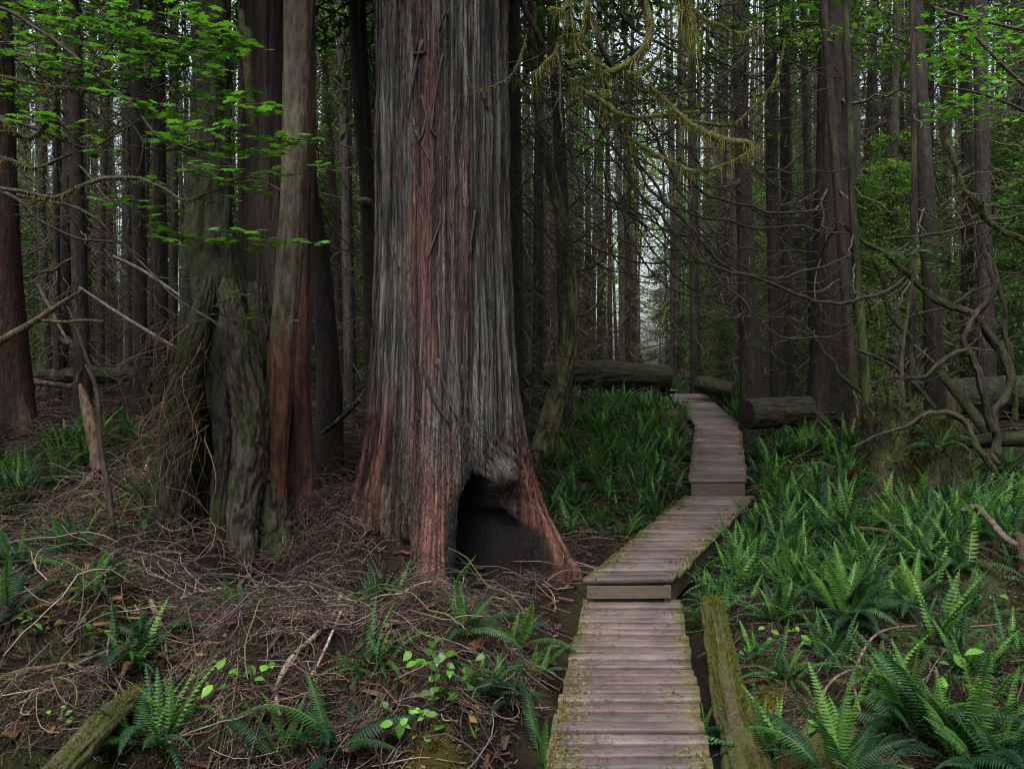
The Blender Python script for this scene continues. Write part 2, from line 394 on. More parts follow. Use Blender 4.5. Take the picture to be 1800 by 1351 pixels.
# bark: long vertical furrows that swing outward on the roots
lean = .55*np.exp(-zb/.6)
nxx, nyy = np.cos(TH)*.6, np.sin(TH)*.6
wv = (fbm(nxx*5, nyy*5, Z*1.6, 3)-.5)
u = TH*.6+wv*.035
f1 = np.abs(fbm(u*24, Z*.35+3, 0, 2)-.5)*2; f2 = np.abs(vn(u*50, Z*.8, 7)-.5)*2; f3 = vn(u*90, Z*7, 2)
f4 = np.abs(vn(u*85+Z*1.5, Z*2.2, 17)-.5)*2
fur = ss(0, .30, f1)*.5+ss(0, .35, f2)*.32+ss(0, .4, f4)*.18
plate = vn(u*16, Z*1.6, 5)
low = ss(1.15, .55, zb)
chip = fbm(TH*14+Z*8, Z*9-TH*6, 4, 3)
R = R+(.026*(fur-.7)+.014*(plate-.5)+.006*(f4-.3))*(1-.5*low)+.006*(f3-.5)+.05*(chip-.5)*low*(1-cave)*.8
swirl = np.exp(-((zb-.9)/.35)**2)*np.exp(-(ang(-38)/.5)**2)
R = R+.022*swirl*(ss(0, .3, np.abs(fbm(TH*14+Z*10, Z*5, 9, 3)-.5)*2)*1.4-.9)
V = np.stack([CX+np.cos(TH)*R, CY+np.sin(TH)*R, Z], -1).reshape(-1, 3)
nz = len(zs); ii = np.arange(nz-1)[:, None]*na; jj = np.arange(na)[None]; j2 = (jj+1) % na
F = np.stack([ii+jj, ii+j2, ii+na+j2, ii+na+jj], -1).reshape(-1, 4)
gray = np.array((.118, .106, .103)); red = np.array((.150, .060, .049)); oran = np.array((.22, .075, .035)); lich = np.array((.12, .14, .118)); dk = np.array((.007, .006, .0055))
tone = (.06+1.1*np.clip(fur, 0, 1)**2.2)[..., None]*(.7+.6*f3[..., None])*(.75+.5*plate[..., None])
strip = fbm(u*4, Z*.35, 11, 3)
redm = np.clip(ss(.30, .16, np.abs(ang(-107)+.3*wv))*(.55+.6*ss(.35, .6, strip))+ss(.56, .68, strip)*.55, 0, 1)
redm = np.maximum(redm, ss(1.75, .7, zb+wv*1.2)*.95*ss(.50, .34, np.abs(ang(-97)))); redm = np.maximum(redm, ss(1.5, .7, zb)*ss(.4, .2, np.abs(ang(-12))))
redm = np.maximum(redm, ss(1.9, .9, zb)*ss(.5, .25, np.abs(ang(186)))*.9)
col = gray*(1-redm[..., None])+red*redm[..., None]
om = (ss(1.1, .8, zb)*ss(.5, .75, zb)*ss(.25, .1, np.abs(ang(-10))))[..., None]
col = col*(1-om*.8)+oran*om*.8
lm = (ss(.5, .66, fbm(u*6, Z*2.2, 21, 4))*(.45+.5*ss(.3, .1, np.abs(ang(-150))))*(1-redm))[..., None]
col = col*(1-lm)+lich*lm
mm = (ss(.46, .60, fbm(TH*9, Z*3, 31, 4))*ss(1.5, .2, zb)*(.3+.7*np.maximum(ss(.5, .2, np.abs(ang(-122))), ss(.16, .06, np.abs(ang(-76))))))[..., None]*.8
col = col*(1-mm)+np.array((.06, .07, .025))*mm
bm = np.maximum(np.maximum(cave, pock), .9*np.exp(-((Z-.82)/.16)**2)*np.exp(-(ang(-40)/.2)**2))[..., None]  # shade of cave and pocket painted near-black; burl darkened as well
bm = np.maximum(bm, (ss(.60, .53, np.abs(ang(-52)))*ss(-.02, .10, apex+.10-Z))[..., None])  # same painted shade carried over the inner root wall
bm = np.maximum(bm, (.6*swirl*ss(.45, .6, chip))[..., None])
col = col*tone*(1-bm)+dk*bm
big = thing('cedar_tree', 'huge red and grey ridged cedar with a hollow between its roots beside the boardwalk', 'tree', (CX, CY, CZ))
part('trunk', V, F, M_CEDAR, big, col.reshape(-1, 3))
# long fibres of bark lifting from the trunk, short criss-cross ones on the roots
def fibres(n, zr, Lr, wr, tilt, seed, low_):
    rg = np.random.default_rng(seed); t0 = rg.uniform(PI*.95, PI*2.08, n); z0 = rg.uniform(*zr, n)
    L = rg.uniform(*Lr, n)*rg.random(n)**.5; tl = rg.normal(size=n)*tilt; q = np.linspace(-.5, .5, 4)
    zz = z0[:, None]+L[:, None]*q*np.cos(tl)[:, None]; r_ = .6+.45*np.exp(-np.maximum(zz, 0)/.8)
    tt = t0[:, None]+L[:, None]*q*np.sin(tl)[:, None]/r_+rg.normal(size=(n, 1))*.012*q**2
    iz = np.clip(np.searchsorted(zs, zz), 0, len(zs)-1); it = (np.round(tt/(2*PI)*na).astype(int)) % na
    rr = R[iz, it].copy(); base_c = col[iz, it].mean(1)
    dark = np.maximum(cave[iz, it], pock[iz, it]).max(1) > .05
    jump = (rr.max(1)-rr.min(1)) > .12
    rr = rr.min(1, keepdims=True)*.3+rr*.7+.003+.012*rg.random((n, 1))*(np.abs(q)*2)**2
    k = ~(dark | jump); rr, tt, zz, base_c = rr[k], tt[k], zz[k], base_c[k]; m = k.sum()
    w_ = rg.uniform(*wr, (m, 1))*np.array([.35, 1, 1, .35]); tw = rg.normal(size=(m, 1))*.35
    dth = w_/rr
    A_ = np.stack([CX+np.cos(tt-dth)*(rr+tw*w_), CY+np.sin(tt-dth)*(rr+tw*w_), zz], -1); B_ = np.stack([CX+np.cos(tt+dth)*(rr-tw*w_), CY+np.sin(tt+dth)*(rr-tw*w_), zz], -1)
    V_ = np.stack([A_, B_], 2).reshape(-1, 3); i = np.arange(3)*2; F_ = (np.stack([i, i+1, i+3, i+2], 1)[None]+(np.arange(m)*8)[:, None, None]).reshape(-1, 4)
    cc = (base_c.mean(1, keepdims=True)*.35+base_c*.65+.012)*rg.uniform(.4, 1.3, (m, 1))
    return V_, F_, np.repeat(cc, 8, 0)
Bf = Bag(); Bf.add(*fibres(9000, (.5, 5.4), (.06, .45), (.0018, .005), .06, 1, 0)); Bf.add(*fibres(11000, (.02, 1.35), (.03, .17), (.0016, .005), .5, 2, 1)); Bf.add(*fibres(900, (1.2, 5.4), (.1, .35), (.004, .010), .22, 3, 0))
Vf, Ff, Kf = Bf.get(); tag(part('bark_fibre', Vf, Ff, M_TWIG, big, Kf, False), kind='stuff')
# hanging strips of loose bark on the face of the trunk
def on_cedar(px, py, lift=.015):
    p = at(px, py, 6.6); z = p[2]
    for d in np.linspace(5.2, 6.9, 341):
        q = at(px, py, d); t = math.atan2(q[1]-CY, q[0]-CX) % (2*PI)
        iz = int(np.argmin(np.abs(zs-q[2]))); it = int(round(t/(2*PI)*na)) % na
        if math.hypot(q[0]-CX, q[1]-CY) <= R[iz, it]+lift: return q
    return p
strips = [((742, 70), (728, 130), (716, 210)), ((738, 20), (735, 60), (730, 92)), ((741, 168), (757, 225), (768, 240)), ((778, 95), (766, 160), (757, 236)),
          ((783, 22), (775, 40), (771, 54)), ((730, 230), (745, 262), (755, 285)), ((775, 390), (762, 425), (752, 455)), ((728, 95), (746, 92), (748, 91)),
          ((850, 170), (857, 190), (856, 186)), ((745, 640), (762, 700), (790, 745)), ((770, 630), (785, 690), (803, 735)), ((792, 628), (805, 680), (812, 720)),
          ((812, 640), (818, 690), (822, 720)), ((752, 195), (741, 240), (733, 250)), ((835, 370), (829, 420), (826, 450)), ((690, 430), (697, 455), (700, 470))]
for (a, b, c) in strips:
    pts = curve([on_cedar(*a), on_cedar(*b), on_cedar(*c, .03)], 10)
    w_ = np.linspace(.010, .006, 10)*(1+RNG.random()*.9)
    Vt, Ft = tubes(pts, w_, 4, .25, True)
    part('bark_strip', Vt, Ft, M_BARK, big, np.array((.075, .06, .055))*(.6+RNG.random()*.7))

# ------------------------------------------------------------------ limbs, crowns
def limbs(rng, zr, n, Lr, r_trunk=.1, az=None, droop=.35, hook=.55, twigs=6, thick=.012, lift=0.0):
    """dead down-curved boughs round a trunk standing at the origin -> verts, faces"""
    K = 10; t = np.linspace(0, 1, K)
    a = rng.random(n)*2*PI if az is None else rng.uniform(az[0], az[1], n)
    L = rng.uniform(*Lr, n); z0 = rng.uniform(*zr, n)
    dr = droop*(.5+rng.random(n)); hk = hook*rng.random(n)
    zc = z0[:, None]+L[:, None]*(-dr[:, None]*np.sin(t*PI*.62)[None]*1.1+hk[:, None]*t[None]**3+lift*t[None])
    bend = (rng.random(n)-.5)*.9
    aa = a[:, None]+bend[:, None]*t[None]**1.5
    rad = r_trunk+L[:, None]*t[None]*(1-.12*t[None])
    Pm = np.stack([np.cos(aa)*rad, np.sin(aa)*rad, zc], -1)
    Pm[:, 1:-1] += rng.normal(size=(n, K-2, 3))*.02*L[:, None, None]
    Rm = thick*(.6+.8*rng.random(n))[:, None]*(1-.8*t[None])*np.sqrt(L/np.mean(Lr))[:, None]
    B = Bag(); V, F = tubes(Pm, Rm, 4); B.add(V, F)
    if twigs:
        m = n*twigs; src = np.repeat(np.arange(n), twigs); s = rng.uniform(.25, .97, m)*(K-1); i = s.astype(int)
        f = (s-i)[:, None]; b0 = Pm[src, i]*(1-f)+Pm[src, np.minimum(i+1, K-1)]*f
        d = Pm[src, np.minimum(i+1, K-1)]-Pm[src, i]; d /= np.linalg.norm(d, axis=1, keepdims=True)+1e-9
        sd = np.cross(d, [0, 0, 1.]); sd *= np.where(rng.random((m, 1)) > .5, 1, -1)
        dd = d*.75+sd*rng.uniform(.3, .9, (m, 1))+rng.normal(size=(m, 3))*.25+np.array([0, 0, -.25])
        dd /= np.linalg.norm(dd, axis=1, keepdims=True)
        l = (L[src]*rng.uniform(.12, .38, m))[:, None, None]
        tt = np.linspace(0, 1, 5)[None, :, None]
        Pw = b0[:, None]+dd[:, None]*l*tt+np.array([0, 0, -.2])*l*tt**2+np.array([0, 0, .25])*l*tt**3
        V, F = tubes(Pw, np.maximum(.0016, thick*.28*(1-.75*tt[..., 0]))*np.ones((m, 5)), 3); B.add(V, F)
    V, F, _ = B.get(); return V, F
def spray_quads(rng, c, d, n, spread, size, flat=.35):
    """needle sprays: n small leaf faces round each centre c (m,3), lying along d"""
    m = len(c)
    o = rng.normal(size=(m, n, 3))*np.array([spread, spread, spread*.28])
    p = (c[:, None]+o).reshape(-1, 3); N = len(p)
    u = rng.normal(size=(N, 3)); u[:, 2] = u[:, 2]*flat-.25; u += np.repeat(d, n, 0)*.6; u /= np.linalg.norm(u, axis=1, keepdims=True)
    v = np.cross(u, rng.normal(size=(N, 3))*np.array([flat, flat, 1])); v /= np.linalg.norm(v, axis=1, keepdims=True)+1e-9
    a = (size*(.5+rng.random((N, 1)))); b = a*.19
    V = np.stack([p, p+u*a*.45+v*b, p+u*a, p+u*a*.45-v*b], 1).reshape(-1, 3)
    return V, np.arange(4*N).reshape(-1, 4)
def crown_mesh(seed, z0, z1, Lmax, nb, per, size, col, name='crown'):
    rng = np.random.default_rng(seed)
    z = z0+(z1-z0)*rng.random(nb)**1.0
    L = Lmax*(.35+.65*(1-(z-z0)/(z1-z0)))*rng.uniform(.5, 1.1, nb)
    a = rng.random(nb)*2*PI
    B = Bag()
    t = np.linspace(0, 1, 7)
    Pm = np.stack([np.cos(a)[:, None]*L[:, None]*t, np.sin(a)[:, None]*L[:, None]*t, z[:, None]+L[:, None]*(.05*t-.38*t**2)], -1)
    V, F = tubes(Pm, .016*(1-.85*t)[None]*np.ones((nb, 1)), 3); B.add(V, F, (.05, .04, .03))
    k = 8; s = rng.uniform(.2, 1, (nb, k)); 
    cpos = np.stack([np.cos(a)[:, None]*L[:, None]*s, np.sin(a)[:, None]*L[:, None]*s, z[:, None]+L[:, None]*(.05*s-.38*s**2)], -1)
    side = np.stack([-np.sin(a), np.cos(a), 0*a], -1)[:, None]*rng.normal(size=(nb, k, 1))*(.28*L[:, None]*(1-s*.6))[..., None]
    cpos = (cpos+side).reshape(-1, 3); d = np.repeat(np.stack([np.cos(a), np.sin(a), -.4+0*a], -1), k, 0)
    V, F = spray_quads(rng, cpos, d, per, .16, size)
    tone = np.repeat((.55+.9*rng.random(len(cpos))), per*4)[:, None]
    B.add(V, F, np.array(col)*tone)
    V, F, K = B.get(); return mesh(name, V, F, M_NEEDLE, K, False)
GREEN_D, GREEN_M, GREEN_L = (.022, .050, .020), (.05, .10, .036), (.085, .155, .058)
CROWNS = [crown_mesh(100+s, 5.0, 17, 2.6, 150, 15, .10, GREEN_D if s % 2 else GREEN_M) for s in range(5)]
BIG_SHADE_CROWN = crown_mesh(140, 6.2, 16, 6.2, 330, 16, .15, GREEN_D)  # cedar crown made oversized to shade the foreground, mostly out of view
MID_SHADE_CROWN = crown_mesh(141, 6.5, 16, 4.0, 200, 16, .13, GREEN_D)  # stump tree crown, enlarged to add to that foreground shade
def add_trunk_limbs(B, rng, base, r, **kw):
    V, F = limbs(rng, r_trunk=r*.8, **kw); B.add(V+np.array(base), F, kw.get('c', (.055, .045, .035)))

def px_axis(pts, d, ground=True, top=15.0):
    """pts: (px, py, width_px) from top to bottom at depth d -> (x,y,z,r)"""
    a = [(*at(p[0], p[1], d), p[2]*d/FPX/2) for p in pts]
    a.sort(key=lambda q: q[2])
    if a[-1][2] < top:
        s = a[-1]; q = a[-2]; k = (s[0]-q[0])/(s[2]-q[2]+1e-6)
        a.append((s[0]+k*(top-s[2])*.5, s[1], top, s[3]*.55))
    if ground:
        b = a[0]; gz = float(G(b[0], b[1]))-.15
        if b[2] > gz: a.insert(0, (b[0], b[1], gz, b[3]*1.08))
    return a
def px_tree(name, label, pts, d, col=(.075, .058, .045), col2=None, lobes=(), nl=14, zr=(1.2, 5), Lr=(.6, 1.6), crown=0, mat_=None, seed=1, na=30, nz=70, furrow=.010, freq=10, az=None, mossy=.0, thick=.012, group=None, droop=.35, twigs=6):
    ax = px_axis(pts, d); rng = np.random.default_rng(seed)
    base = (ax[0][0], ax[0][1], ax[0][2]+.15)
    t = thing(name, label, 'tree', base, group)
    B = Bag(); V, F, K = trunk(ax, nz, na, lobes, furrow, freq, .8, seed, np.array(col)*.45, None if col2 is None else np.array(col2)*.45, mossy=mossy); B.add(V, F, K)
    if nl:
        V, F = limbs(rng, (zr[0]-base[2], zr[1]-base[2]), nl, Lr, .02, az, droop, .55, twigs, thick)
        # follow the leaning axis
        A = np.array(ax); V[:, 0] += np.interp(V[:, 2]+base[2], A[:, 2], A[:, 0]); V[:, 1] += np.interp(V[:, 2]+base[2], A[:, 2], A[:, 1]); V[:, 2] += base[2]
        B.add(V, F, (.075, .07, .045))
    V, F, K = B.get(); part('trunk', V, F, mat_ or M_BARK, t, K)
    if crown is not None and seed % 3 == 0:
        o = link('crown', CROWNS[crown % 5], t, (ax[-2][0]-base[0], 0, .4)); o.rotation_euler = (0, 0, seed*1.3)
    return t

# ------------------------------------------------------------------ near trees
link('crown', BIG_SHADE_CROWN, big, (0, 0, .3))
T = px_tree
T('cedar_tree', 'red cedar with a flared base cut by the left edge of the photo', [(-6, 0, 44), (-3, 300, 56), (0, 520, 72), (3, 650, 90), (5, 740, 104)], 10.6, (.10, .045, .035), (.085, .06, .05), [(-1.2, .14, .5, .3), (-.3, .2, .5, .3), (-2.4, .12, .5, .3)], 6, seed=3, na=70, furrow=.02, freq=12)
T('conifer_tree', 'thin dark conifer standing alone just right of the red cedar at the left edge', [(128, 0, 20), (134, 300, 23), (142, 560, 26), (146, 680, 30)], 11, (.06, .045, .035), nl=16, seed=4, crown=1)
T('conifer_tree', 'dark conifer behind the mossy stump tree where the bleached leaning pole rests', [(240, 0, 20), (243, 300, 22), (246, 600, 24), (248, 650, 28)], 12.5, (.055, .042, .032), nl=18, seed=5, crown=2)
T('conifer_tree', 'brown conifer seen directly left of the mossy stump tree under the maple leaves', [(278, 0, 20), (280, 300, 22), (284, 600, 24), (284, 650, 26)], 13.5, (.07, .05, .042), nl=18, seed=6, crown=3)
T('conifer_tree', 'pale grey trunk between the smooth orange trunk and the leaning twin trunks', [(598, 0, 15), (606, 280, 17), (613, 560, 19), (614, 640, 20)], 13.5, (.12, .10, .09), nl=16, seed=7, crown=4)
T('conifer_tree', 'dark leaning trunk with a shelf fungus touching the left flank of the big cedar', [(620, 0, 17), (632, 200, 20), (645, 350, 22), (652, 600, 24), (655, 700, 26)], 8.6, (.05, .04, .034), nl=5, seed=8, crown=0)
T('conifer_tree', 'slim dark trunk growing close behind the leaning trunk with the shelf fungus', [(634, -60, 14), (640, 130, 16), (650, 330, 18), (664, 600, 20), (668, 700, 22)], 9.2, (.045, .038, .03), nl=3, seed=9, crown=1)
T('conifer_tree', 'dark red leaning trunk right behind the smooth trunk with the orange base', [(536, 150, 22), (545, 330, 26), (566, 480, 34), (575, 620, 40), (580, 700, 46)], 9.5, (.05, .035, .03), nl=6, seed=10, crown=None)
T('conifer_tree', 'dark straight trunk showing along the edge of the big cedar toward the boardwalk', [(903, 0, 22), (905, 300, 24), (908, 600, 27), (908, 700, 30)], 9.0, (.05, .042, .036), nl=14, seed=11, crown=2, az=(-1.2, 1.0))
T('conifer_tree', 'grey brown trunk behind the mossy curved tree', [(968, 0, 18), (982, 200, 22), (990, 420, 24), (994, 640, 26)], 12, (.085, .075, .065), nl=22, seed=12, crown=3)
T('conifer_tree', 'straight dark trunk left of the green hemlock sapling beyond the boardwalk bend', [(1214, 0, 14), (1218, 300, 16), (1222, 640, 18)], 17, (.07, .058, .046), nl=24, zr=(1.5, 8), seed=13, crown=0)
T('conifer_tree', 'dark conifer whose foot stands just behind the sawn log by the boardwalk', [(1298, 0, 22), (1303, 220, 25), (1313, 480, 30), (1322, 690, 42)], 12, (.07, .055, .042), nl=26, zr=(2, 7), seed=14, crown=1, lobes=[(-1.5, .05, .3, .5)])
T('conifer_tree', 'dark conifer next in line behind the sawn log with the trunk beside it almost touching', [(1352, 0, 20), (1357, 300, 22), (1365, 600, 26), (1368, 700, 30)], 12.8, (.06, .05, .04), nl=22, zr=(2, 8), seed=15, crown=2)
T('conifer_tree', 'brown conifer between the sawn log row of trunks and the thick dark tree', [(1378, 0, 17), (1382, 300, 20), (1384, 600, 22), (1386, 700, 24)], 13.6, (.075, .058, .045), nl=22, zr=(2, 8), seed=16, crown=3)
T('conifer_tree', 'pencil thin trunk hugging the thick dark tree on its boardwalk side', [(1411, 0, 9), (1418, 300, 11), (1428, 600, 13), (1432, 700, 14)], 11.5, (.06, .05, .036), nl=10, seed=17, crown=None)
bt = T('conifer_tree', 'thick dark brown tree with shaggy bark and mossy roots among the slim trunks', [(1466, 0, 50), (1464, 250, 54), (1460, 500, 66), (1461, 620, 72), (1463, 730, 84)], 10.8, (.034, .022, .019), (.05, .038, .034), [(-2.6, .14, .35, .3), (-.9, .12, .35, .3), (-1.8, .08, .35, .3)], 10, (2, 6), (.8, 2.2), seed=18, na=80, nz=110, furrow=.028, freq=11, az=(PI*.6, PI*1.6), thick=.02)
T('conifer_tree', 'slender brown trunk pressed against the front of the thick dark tree', [(1447, 0, 13), (1462, 200, 14), (1478, 420, 15), (1492, 580, 17), (1500, 700, 18)], 9.9, (.075, .055, .042), nl=8, seed=19, crown=None, mossy=.2)
T('conifer_tree', 'lone straight dark trunk right of the thick dark tree with a gap of sky behind', [(1610, 0, 22), (1620, 200, 25), (1634, 450, 28), (1642, 600, 30), (1645, 700, 36)], 9.6, (.055, .045, .038), nl=18, seed=20, crown=4)
T('conifer_tree', 'thin pole of a tree just left of the lone straight dark trunk', [(1603, 0, 8), (1607, 300, 10), (1605, 500, 12), (1600, 770, 15)], 9.1, (.06, .05, .036), nl=8, seed=21, crown=None, mossy=.3)
T('conifer_tree', 'knobbly trunk behind the crooked vine maple near the right edge of the photo', [(1722, 0, 22), (1727, 300, 24), (1733, 560, 27), (1735, 660, 30)], 13, (.06, .05, .042), nl=26, zr=(1.5, 8), seed=22, crown=0)
T('conifer_tree', 'slim mossy stem rising from the mossy stump beside the thick dark tree', [(1500, 400, 12), (1508, 500, 15), (1519, 640, 17), (1530, 760, 20)], 8.4, (.045, .045, .025), nl=6, seed=23, crown=None, mossy=.5)

# shelf fungus on the leaning trunk
p = at(641, 352, 8.45); a = np.linspace(0, 2*PI, 17)[:-1]
ring = lambda r, z: np.stack([p[0]+r*1.2*np.cos(a), p[1]+r*np.sin(a), p[2]+z+0*a], 1)
V = np.concatenate([ring(.04, -.05), ring(.075, -.015), ring(.078, .0), ring(.03, .03)])
i = (np.arange(3)[:, None]*16); j = np.arange(16)[None]
F = [np.stack([i+j, i+(j+1) % 16, i+16+(j+1) % 16, i+16+j], -1).reshape(-1, 4), np.array([list(range(16))[::-1], list(range(48, 64))])]
single('shelf_fungus', V, F, M_BARK, 'flat pale shelf fungus on the leaning trunk beside the big cedar', 'fungus', p, (.22, .19, .16))

# mossy curved tree by the cedar
D = 10.3
pts = curve([(*at(x, y, D), r*D/FPX/2) for x, y, r in [(930, -80, 12), (940, 130, 14), (958, 260, 17), (985, 380, 21), (1000, 480, 25), (1003, 570, 29), (990, 660, 33), (970, 730, 38), (958, 790, 46), (955, 860, 60)]], 160)
t = thing('curved_tree', 'mossy tree with a bowed lower trunk beside the fern bed', 'tree', (*pts[-1, :2], float(G(*pts[-1, :2]))))
V, F, K = hero_tube(pts[:, :3], pts[:, 3], 30, .09, (.15, .145, .075), 3)
part('trunk', V, F, M_MOSSBARK, t, K)
V, F = fuzz(pts[:, :3], pts[:, 3], 420, .022, .3, .003); part('moss', V, F, M_MOSS, t, (.06, .075, .015), False)
for (sx, sy, ex, ey) in ((985, 380, 1060, 250), (1000, 480, 1090, 415), (958, 260, 905, 190), (1003, 560, 1065, 500)):
    c = curve([at(sx, sy, D), at((sx+ex)/2+8, (sy+ey)/2+16, D-.1), at(ex, ey, D-.25)], 14)
    V, F = tubes(c, np.linspace(.018, .005, 14), 6, .1); part('branch', V, F, M_BARK, t, (.06, .052, .035))

# ------------------------------------------------------------------ the old stump tree cluster on the left
ax = px_axis([(372, 0, 66), (370, 250, 70), (370, 400, 84), (378, 500, 112), (388, 620, 142), (394, 760, 168), (396, 880, 186), (396, 985, 200)], 6.95)
def dentA(TH, Z, R):
    a = (TH+PI/2+.24+PI) % (2*PI)-PI
    ap = 1.95-1.2*np.abs(a/.5)**1.5
    w_ = (fbm(TH*5, Z*3, 1, 3)-.5)*.3
    cv = ss(0, .12, ap+w_-Z)*ss(.46, .3, np.abs(a+.1*(Z-1)))
    return R*(1-cv)+.12*cv
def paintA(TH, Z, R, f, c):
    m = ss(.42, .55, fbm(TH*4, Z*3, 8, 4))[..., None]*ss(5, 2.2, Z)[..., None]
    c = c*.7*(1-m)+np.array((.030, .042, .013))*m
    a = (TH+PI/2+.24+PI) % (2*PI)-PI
    k = (ss(.13, .2, R)[..., None]); return c*k+np.array((.012, .010, .009))*(1-k)  # shade inside the hollow painted near-black where the wall is recessed
st = thing('stump_tree', 'mossy old tree on stilt roots with a tall black rotten hollow', 'tree', (ax[0][0], ax[0][1], ax[0][2]+.15))
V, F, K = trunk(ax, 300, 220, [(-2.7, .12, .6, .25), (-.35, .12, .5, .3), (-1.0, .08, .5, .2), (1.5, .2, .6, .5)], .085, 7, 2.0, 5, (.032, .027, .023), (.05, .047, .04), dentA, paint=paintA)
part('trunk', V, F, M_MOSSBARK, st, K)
o = link('crown', MID_SHADE_CROWN, st, (0, 0, 1))
def pxcurve(pts, n, dflt=None):
    """(px, py, depth, width_px) -> points and radii"""
    q = np.array([(*at(x, y, d), w_*d/FPX/2) for x, y, d, w_ in pts]); c = curve(q, n); return c[:, :3], c[:, 3]
def mossy(parent, c, r, per=500, ln=.03, droop=.5, col=(.085, .10, .022), wd=.0035):
    V, F = fuzz(c, r, per, ln, droop, wd); return part('moss', V, F, M_MOSS, parent, np.asarray(col), False)
for pts, mat_, col, fz, lab in (  # points, material, colour, moss, label
        ([(392, 470, 6.95, 20), (408, 545, 6.62, 46), (426, 630, 6.47, 62), (440, 720, 6.42, 62), (438, 800, 6.37, 58), (428, 880, 6.32, 54), (426, 960, 6.27, 50), (424, 1025, 6.2, 54)], M_MOSSBARK, (.062, .054, .042), 500, 'pale lichen covered stilt root'),
        ([(394, 590, 6.85, 24), (397, 680, 6.6, 42), (400, 760, 6.5, 44), (394, 830, 6.5, 40), (388, 920, 6.5, 40), (384, 985, 6.5, 42)], M_MOSSBARK, (.042, .034, .03), 80, None),
        ([(376, 430, 6.95, 20), (358, 540, 6.62, 34), (332, 640, 6.52, 46), (314, 740, 6.47, 54), (304, 860, 6.42, 62), (296, 985, 6.37, 76)], M_MOSSBARK, (.035, .036, .02), 2200, 'root plate thick with green moss'),
        ([(452, 500, 6.9, 30), (466, 640, 6.75, 56), (470, 780, 6.65, 60), (474, 900, 6.55, 62), (486, 985, 6.45, 70)], M_MOSSBARK, (.045, .04, .03), 500, None)):
    c, r = pxcurve(pts, 150)
    V, F, K = hero_tube(c, r, 72, .13, col, len(pts), 1.9); o = part('root', V, F, mat_, st, K)
    if lab: o['label'] = lab
    V, F = fuzz(c, r, fz, .03, .5, .004)
    m = link('moss', mesh('moss', V-np.array(st.location), F, M_MOSS, np.array((.05, .07, .018)) if fz != 500 else np.array((.075, .08, .045)), False), o)
rg = np.random.default_rng(55); B = Bag()
for k in range(120):
    a = at(rg.uniform(285, 372), rg.uniform(560, 800), rg.uniform(6.15, 6.5)); b = a+np.array([rg.normal()*.14-.10, -.08-.12*rg.random(), -rg.uniform(.2, .9)]); b[2] = max(b[2], .25)
    V, F = tubes(kink(curve([a, a*.5+b*.5+np.array([rg.normal()*.1-.04, -.10, .08]), b], 12), .02, 5), np.linspace(.0045, .0014, 12)*rg.uniform(.5, 1.3), 4); B.add(V, F, np.array([(.06, .042, .036), (.09, .065, .055), (.035, .034, .018), (.14, .105, .09)][int(rg.integers(4))]))
V, F, K = B.get(); tag(part('rootlet', V, F, M_TWIG, st, K), kind='stuff')
c, r = pxcurve([(425, 20, 6.7, 10), (427, 50, 6.65, 14), (437, 62, 6.6, 18), (436, 110, 6.6, 18), (440, 170, 6.6, 14), (446, 230, 6.6, 8)], 24)
V, F = tubes(c, r, 8, .1); o = part('branch', V, F, M_MOSSBARK, st, (.06, .06, .03)); V, F = fuzz(c, r, 900, .035, .8, .004); link('moss', mesh('moss', V-np.array(st.location), F, M_MOSS, np.array((.09, .10, .03)), False), o)

def paintB(TH, Z, R, f, c):
    m = ss(.45, .7, fbm(TH*5, Z*.5, 3, 3))[..., None]; return c*(1-m)+np.array((.12, .10, .095))*m*(.5+f[..., None]*.6)
ax = px_axis([(468, 0, 84), (466, 300, 82), (468, 500, 92), (474, 650, 110), (478, 800, 130), (482, 940, 140)], 7.5)
tb = thing('dead_cedar', 'dark furrowed old cedar trunk between the stump tree and the smooth trunk', 'tree', (ax[0][0], ax[0][1], ax[0][2]+.15))
V, F, K = trunk(ax, 160, 130, [(-1.2, .1, .5, .4)], .06, 10, .35, 9, (.055, .042, .036), None, paint=paintB); part('trunk', V, F, M_CEDAR, tb, K)
link('crown', CROWNS[3], tb, (0, 0, 1))

def paintC(TH, Z, R, f, c):
    t = ss(2.35, 1.9, Z+(fbm(TH*2, Z*1.3, 5, 3)-.5)*1.2)[..., None]
    o = np.array((.12, .055, .031))*(.55+.8*np.clip(f[..., None]+.5, 0, 1)); d = ss(.6, .75, fbm(TH*3, Z*3, 15, 3))[..., None]*.7
    return (c*(1-t)+o*t)*(1-d*t)
ax = px_axis([(524, 0, 49), (521, 200, 48), (516, 350, 46), (507, 480, 47), (498, 580, 46), (492, 680, 48), (486, 780, 42), (486, 850, 36)], 6.55)
tc = thing('smooth_tree', 'smooth grey brown trunk with a rotting orange base leaning on the stump tree', 'tree', (ax[0][0], ax[0][1], ax[0][2]+.15))
V, F, K = trunk(ax, 180, 70, [], .014, 11, 1.0, 12, (.13, .105, .078), (.105, .10, .07), paint=paintC); part('trunk', V, F, M_BARK, tc, K)
link('crown', CROWNS[4], tc, (0, 0, 1.5))
ax = px_axis([(534, 500, 30), (530, 620, 34), (528, 720, 40), (526, 800, 52), (524, 850, 66)], 7.0)
td = thing('conifer_tree', 'dark red trunk foot tucked behind the rotting orange base', 'tree', (ax[0][0], ax[0][1], ax[0][2]+.15))
V, F, K = trunk(ax, 100, 60, [(-.5, .08, .3, .4)], .03, 10, .6, 14, (.09, .045, .032), (.05, .035, .03)); part('trunk', V, F, M_BARK, td, K)

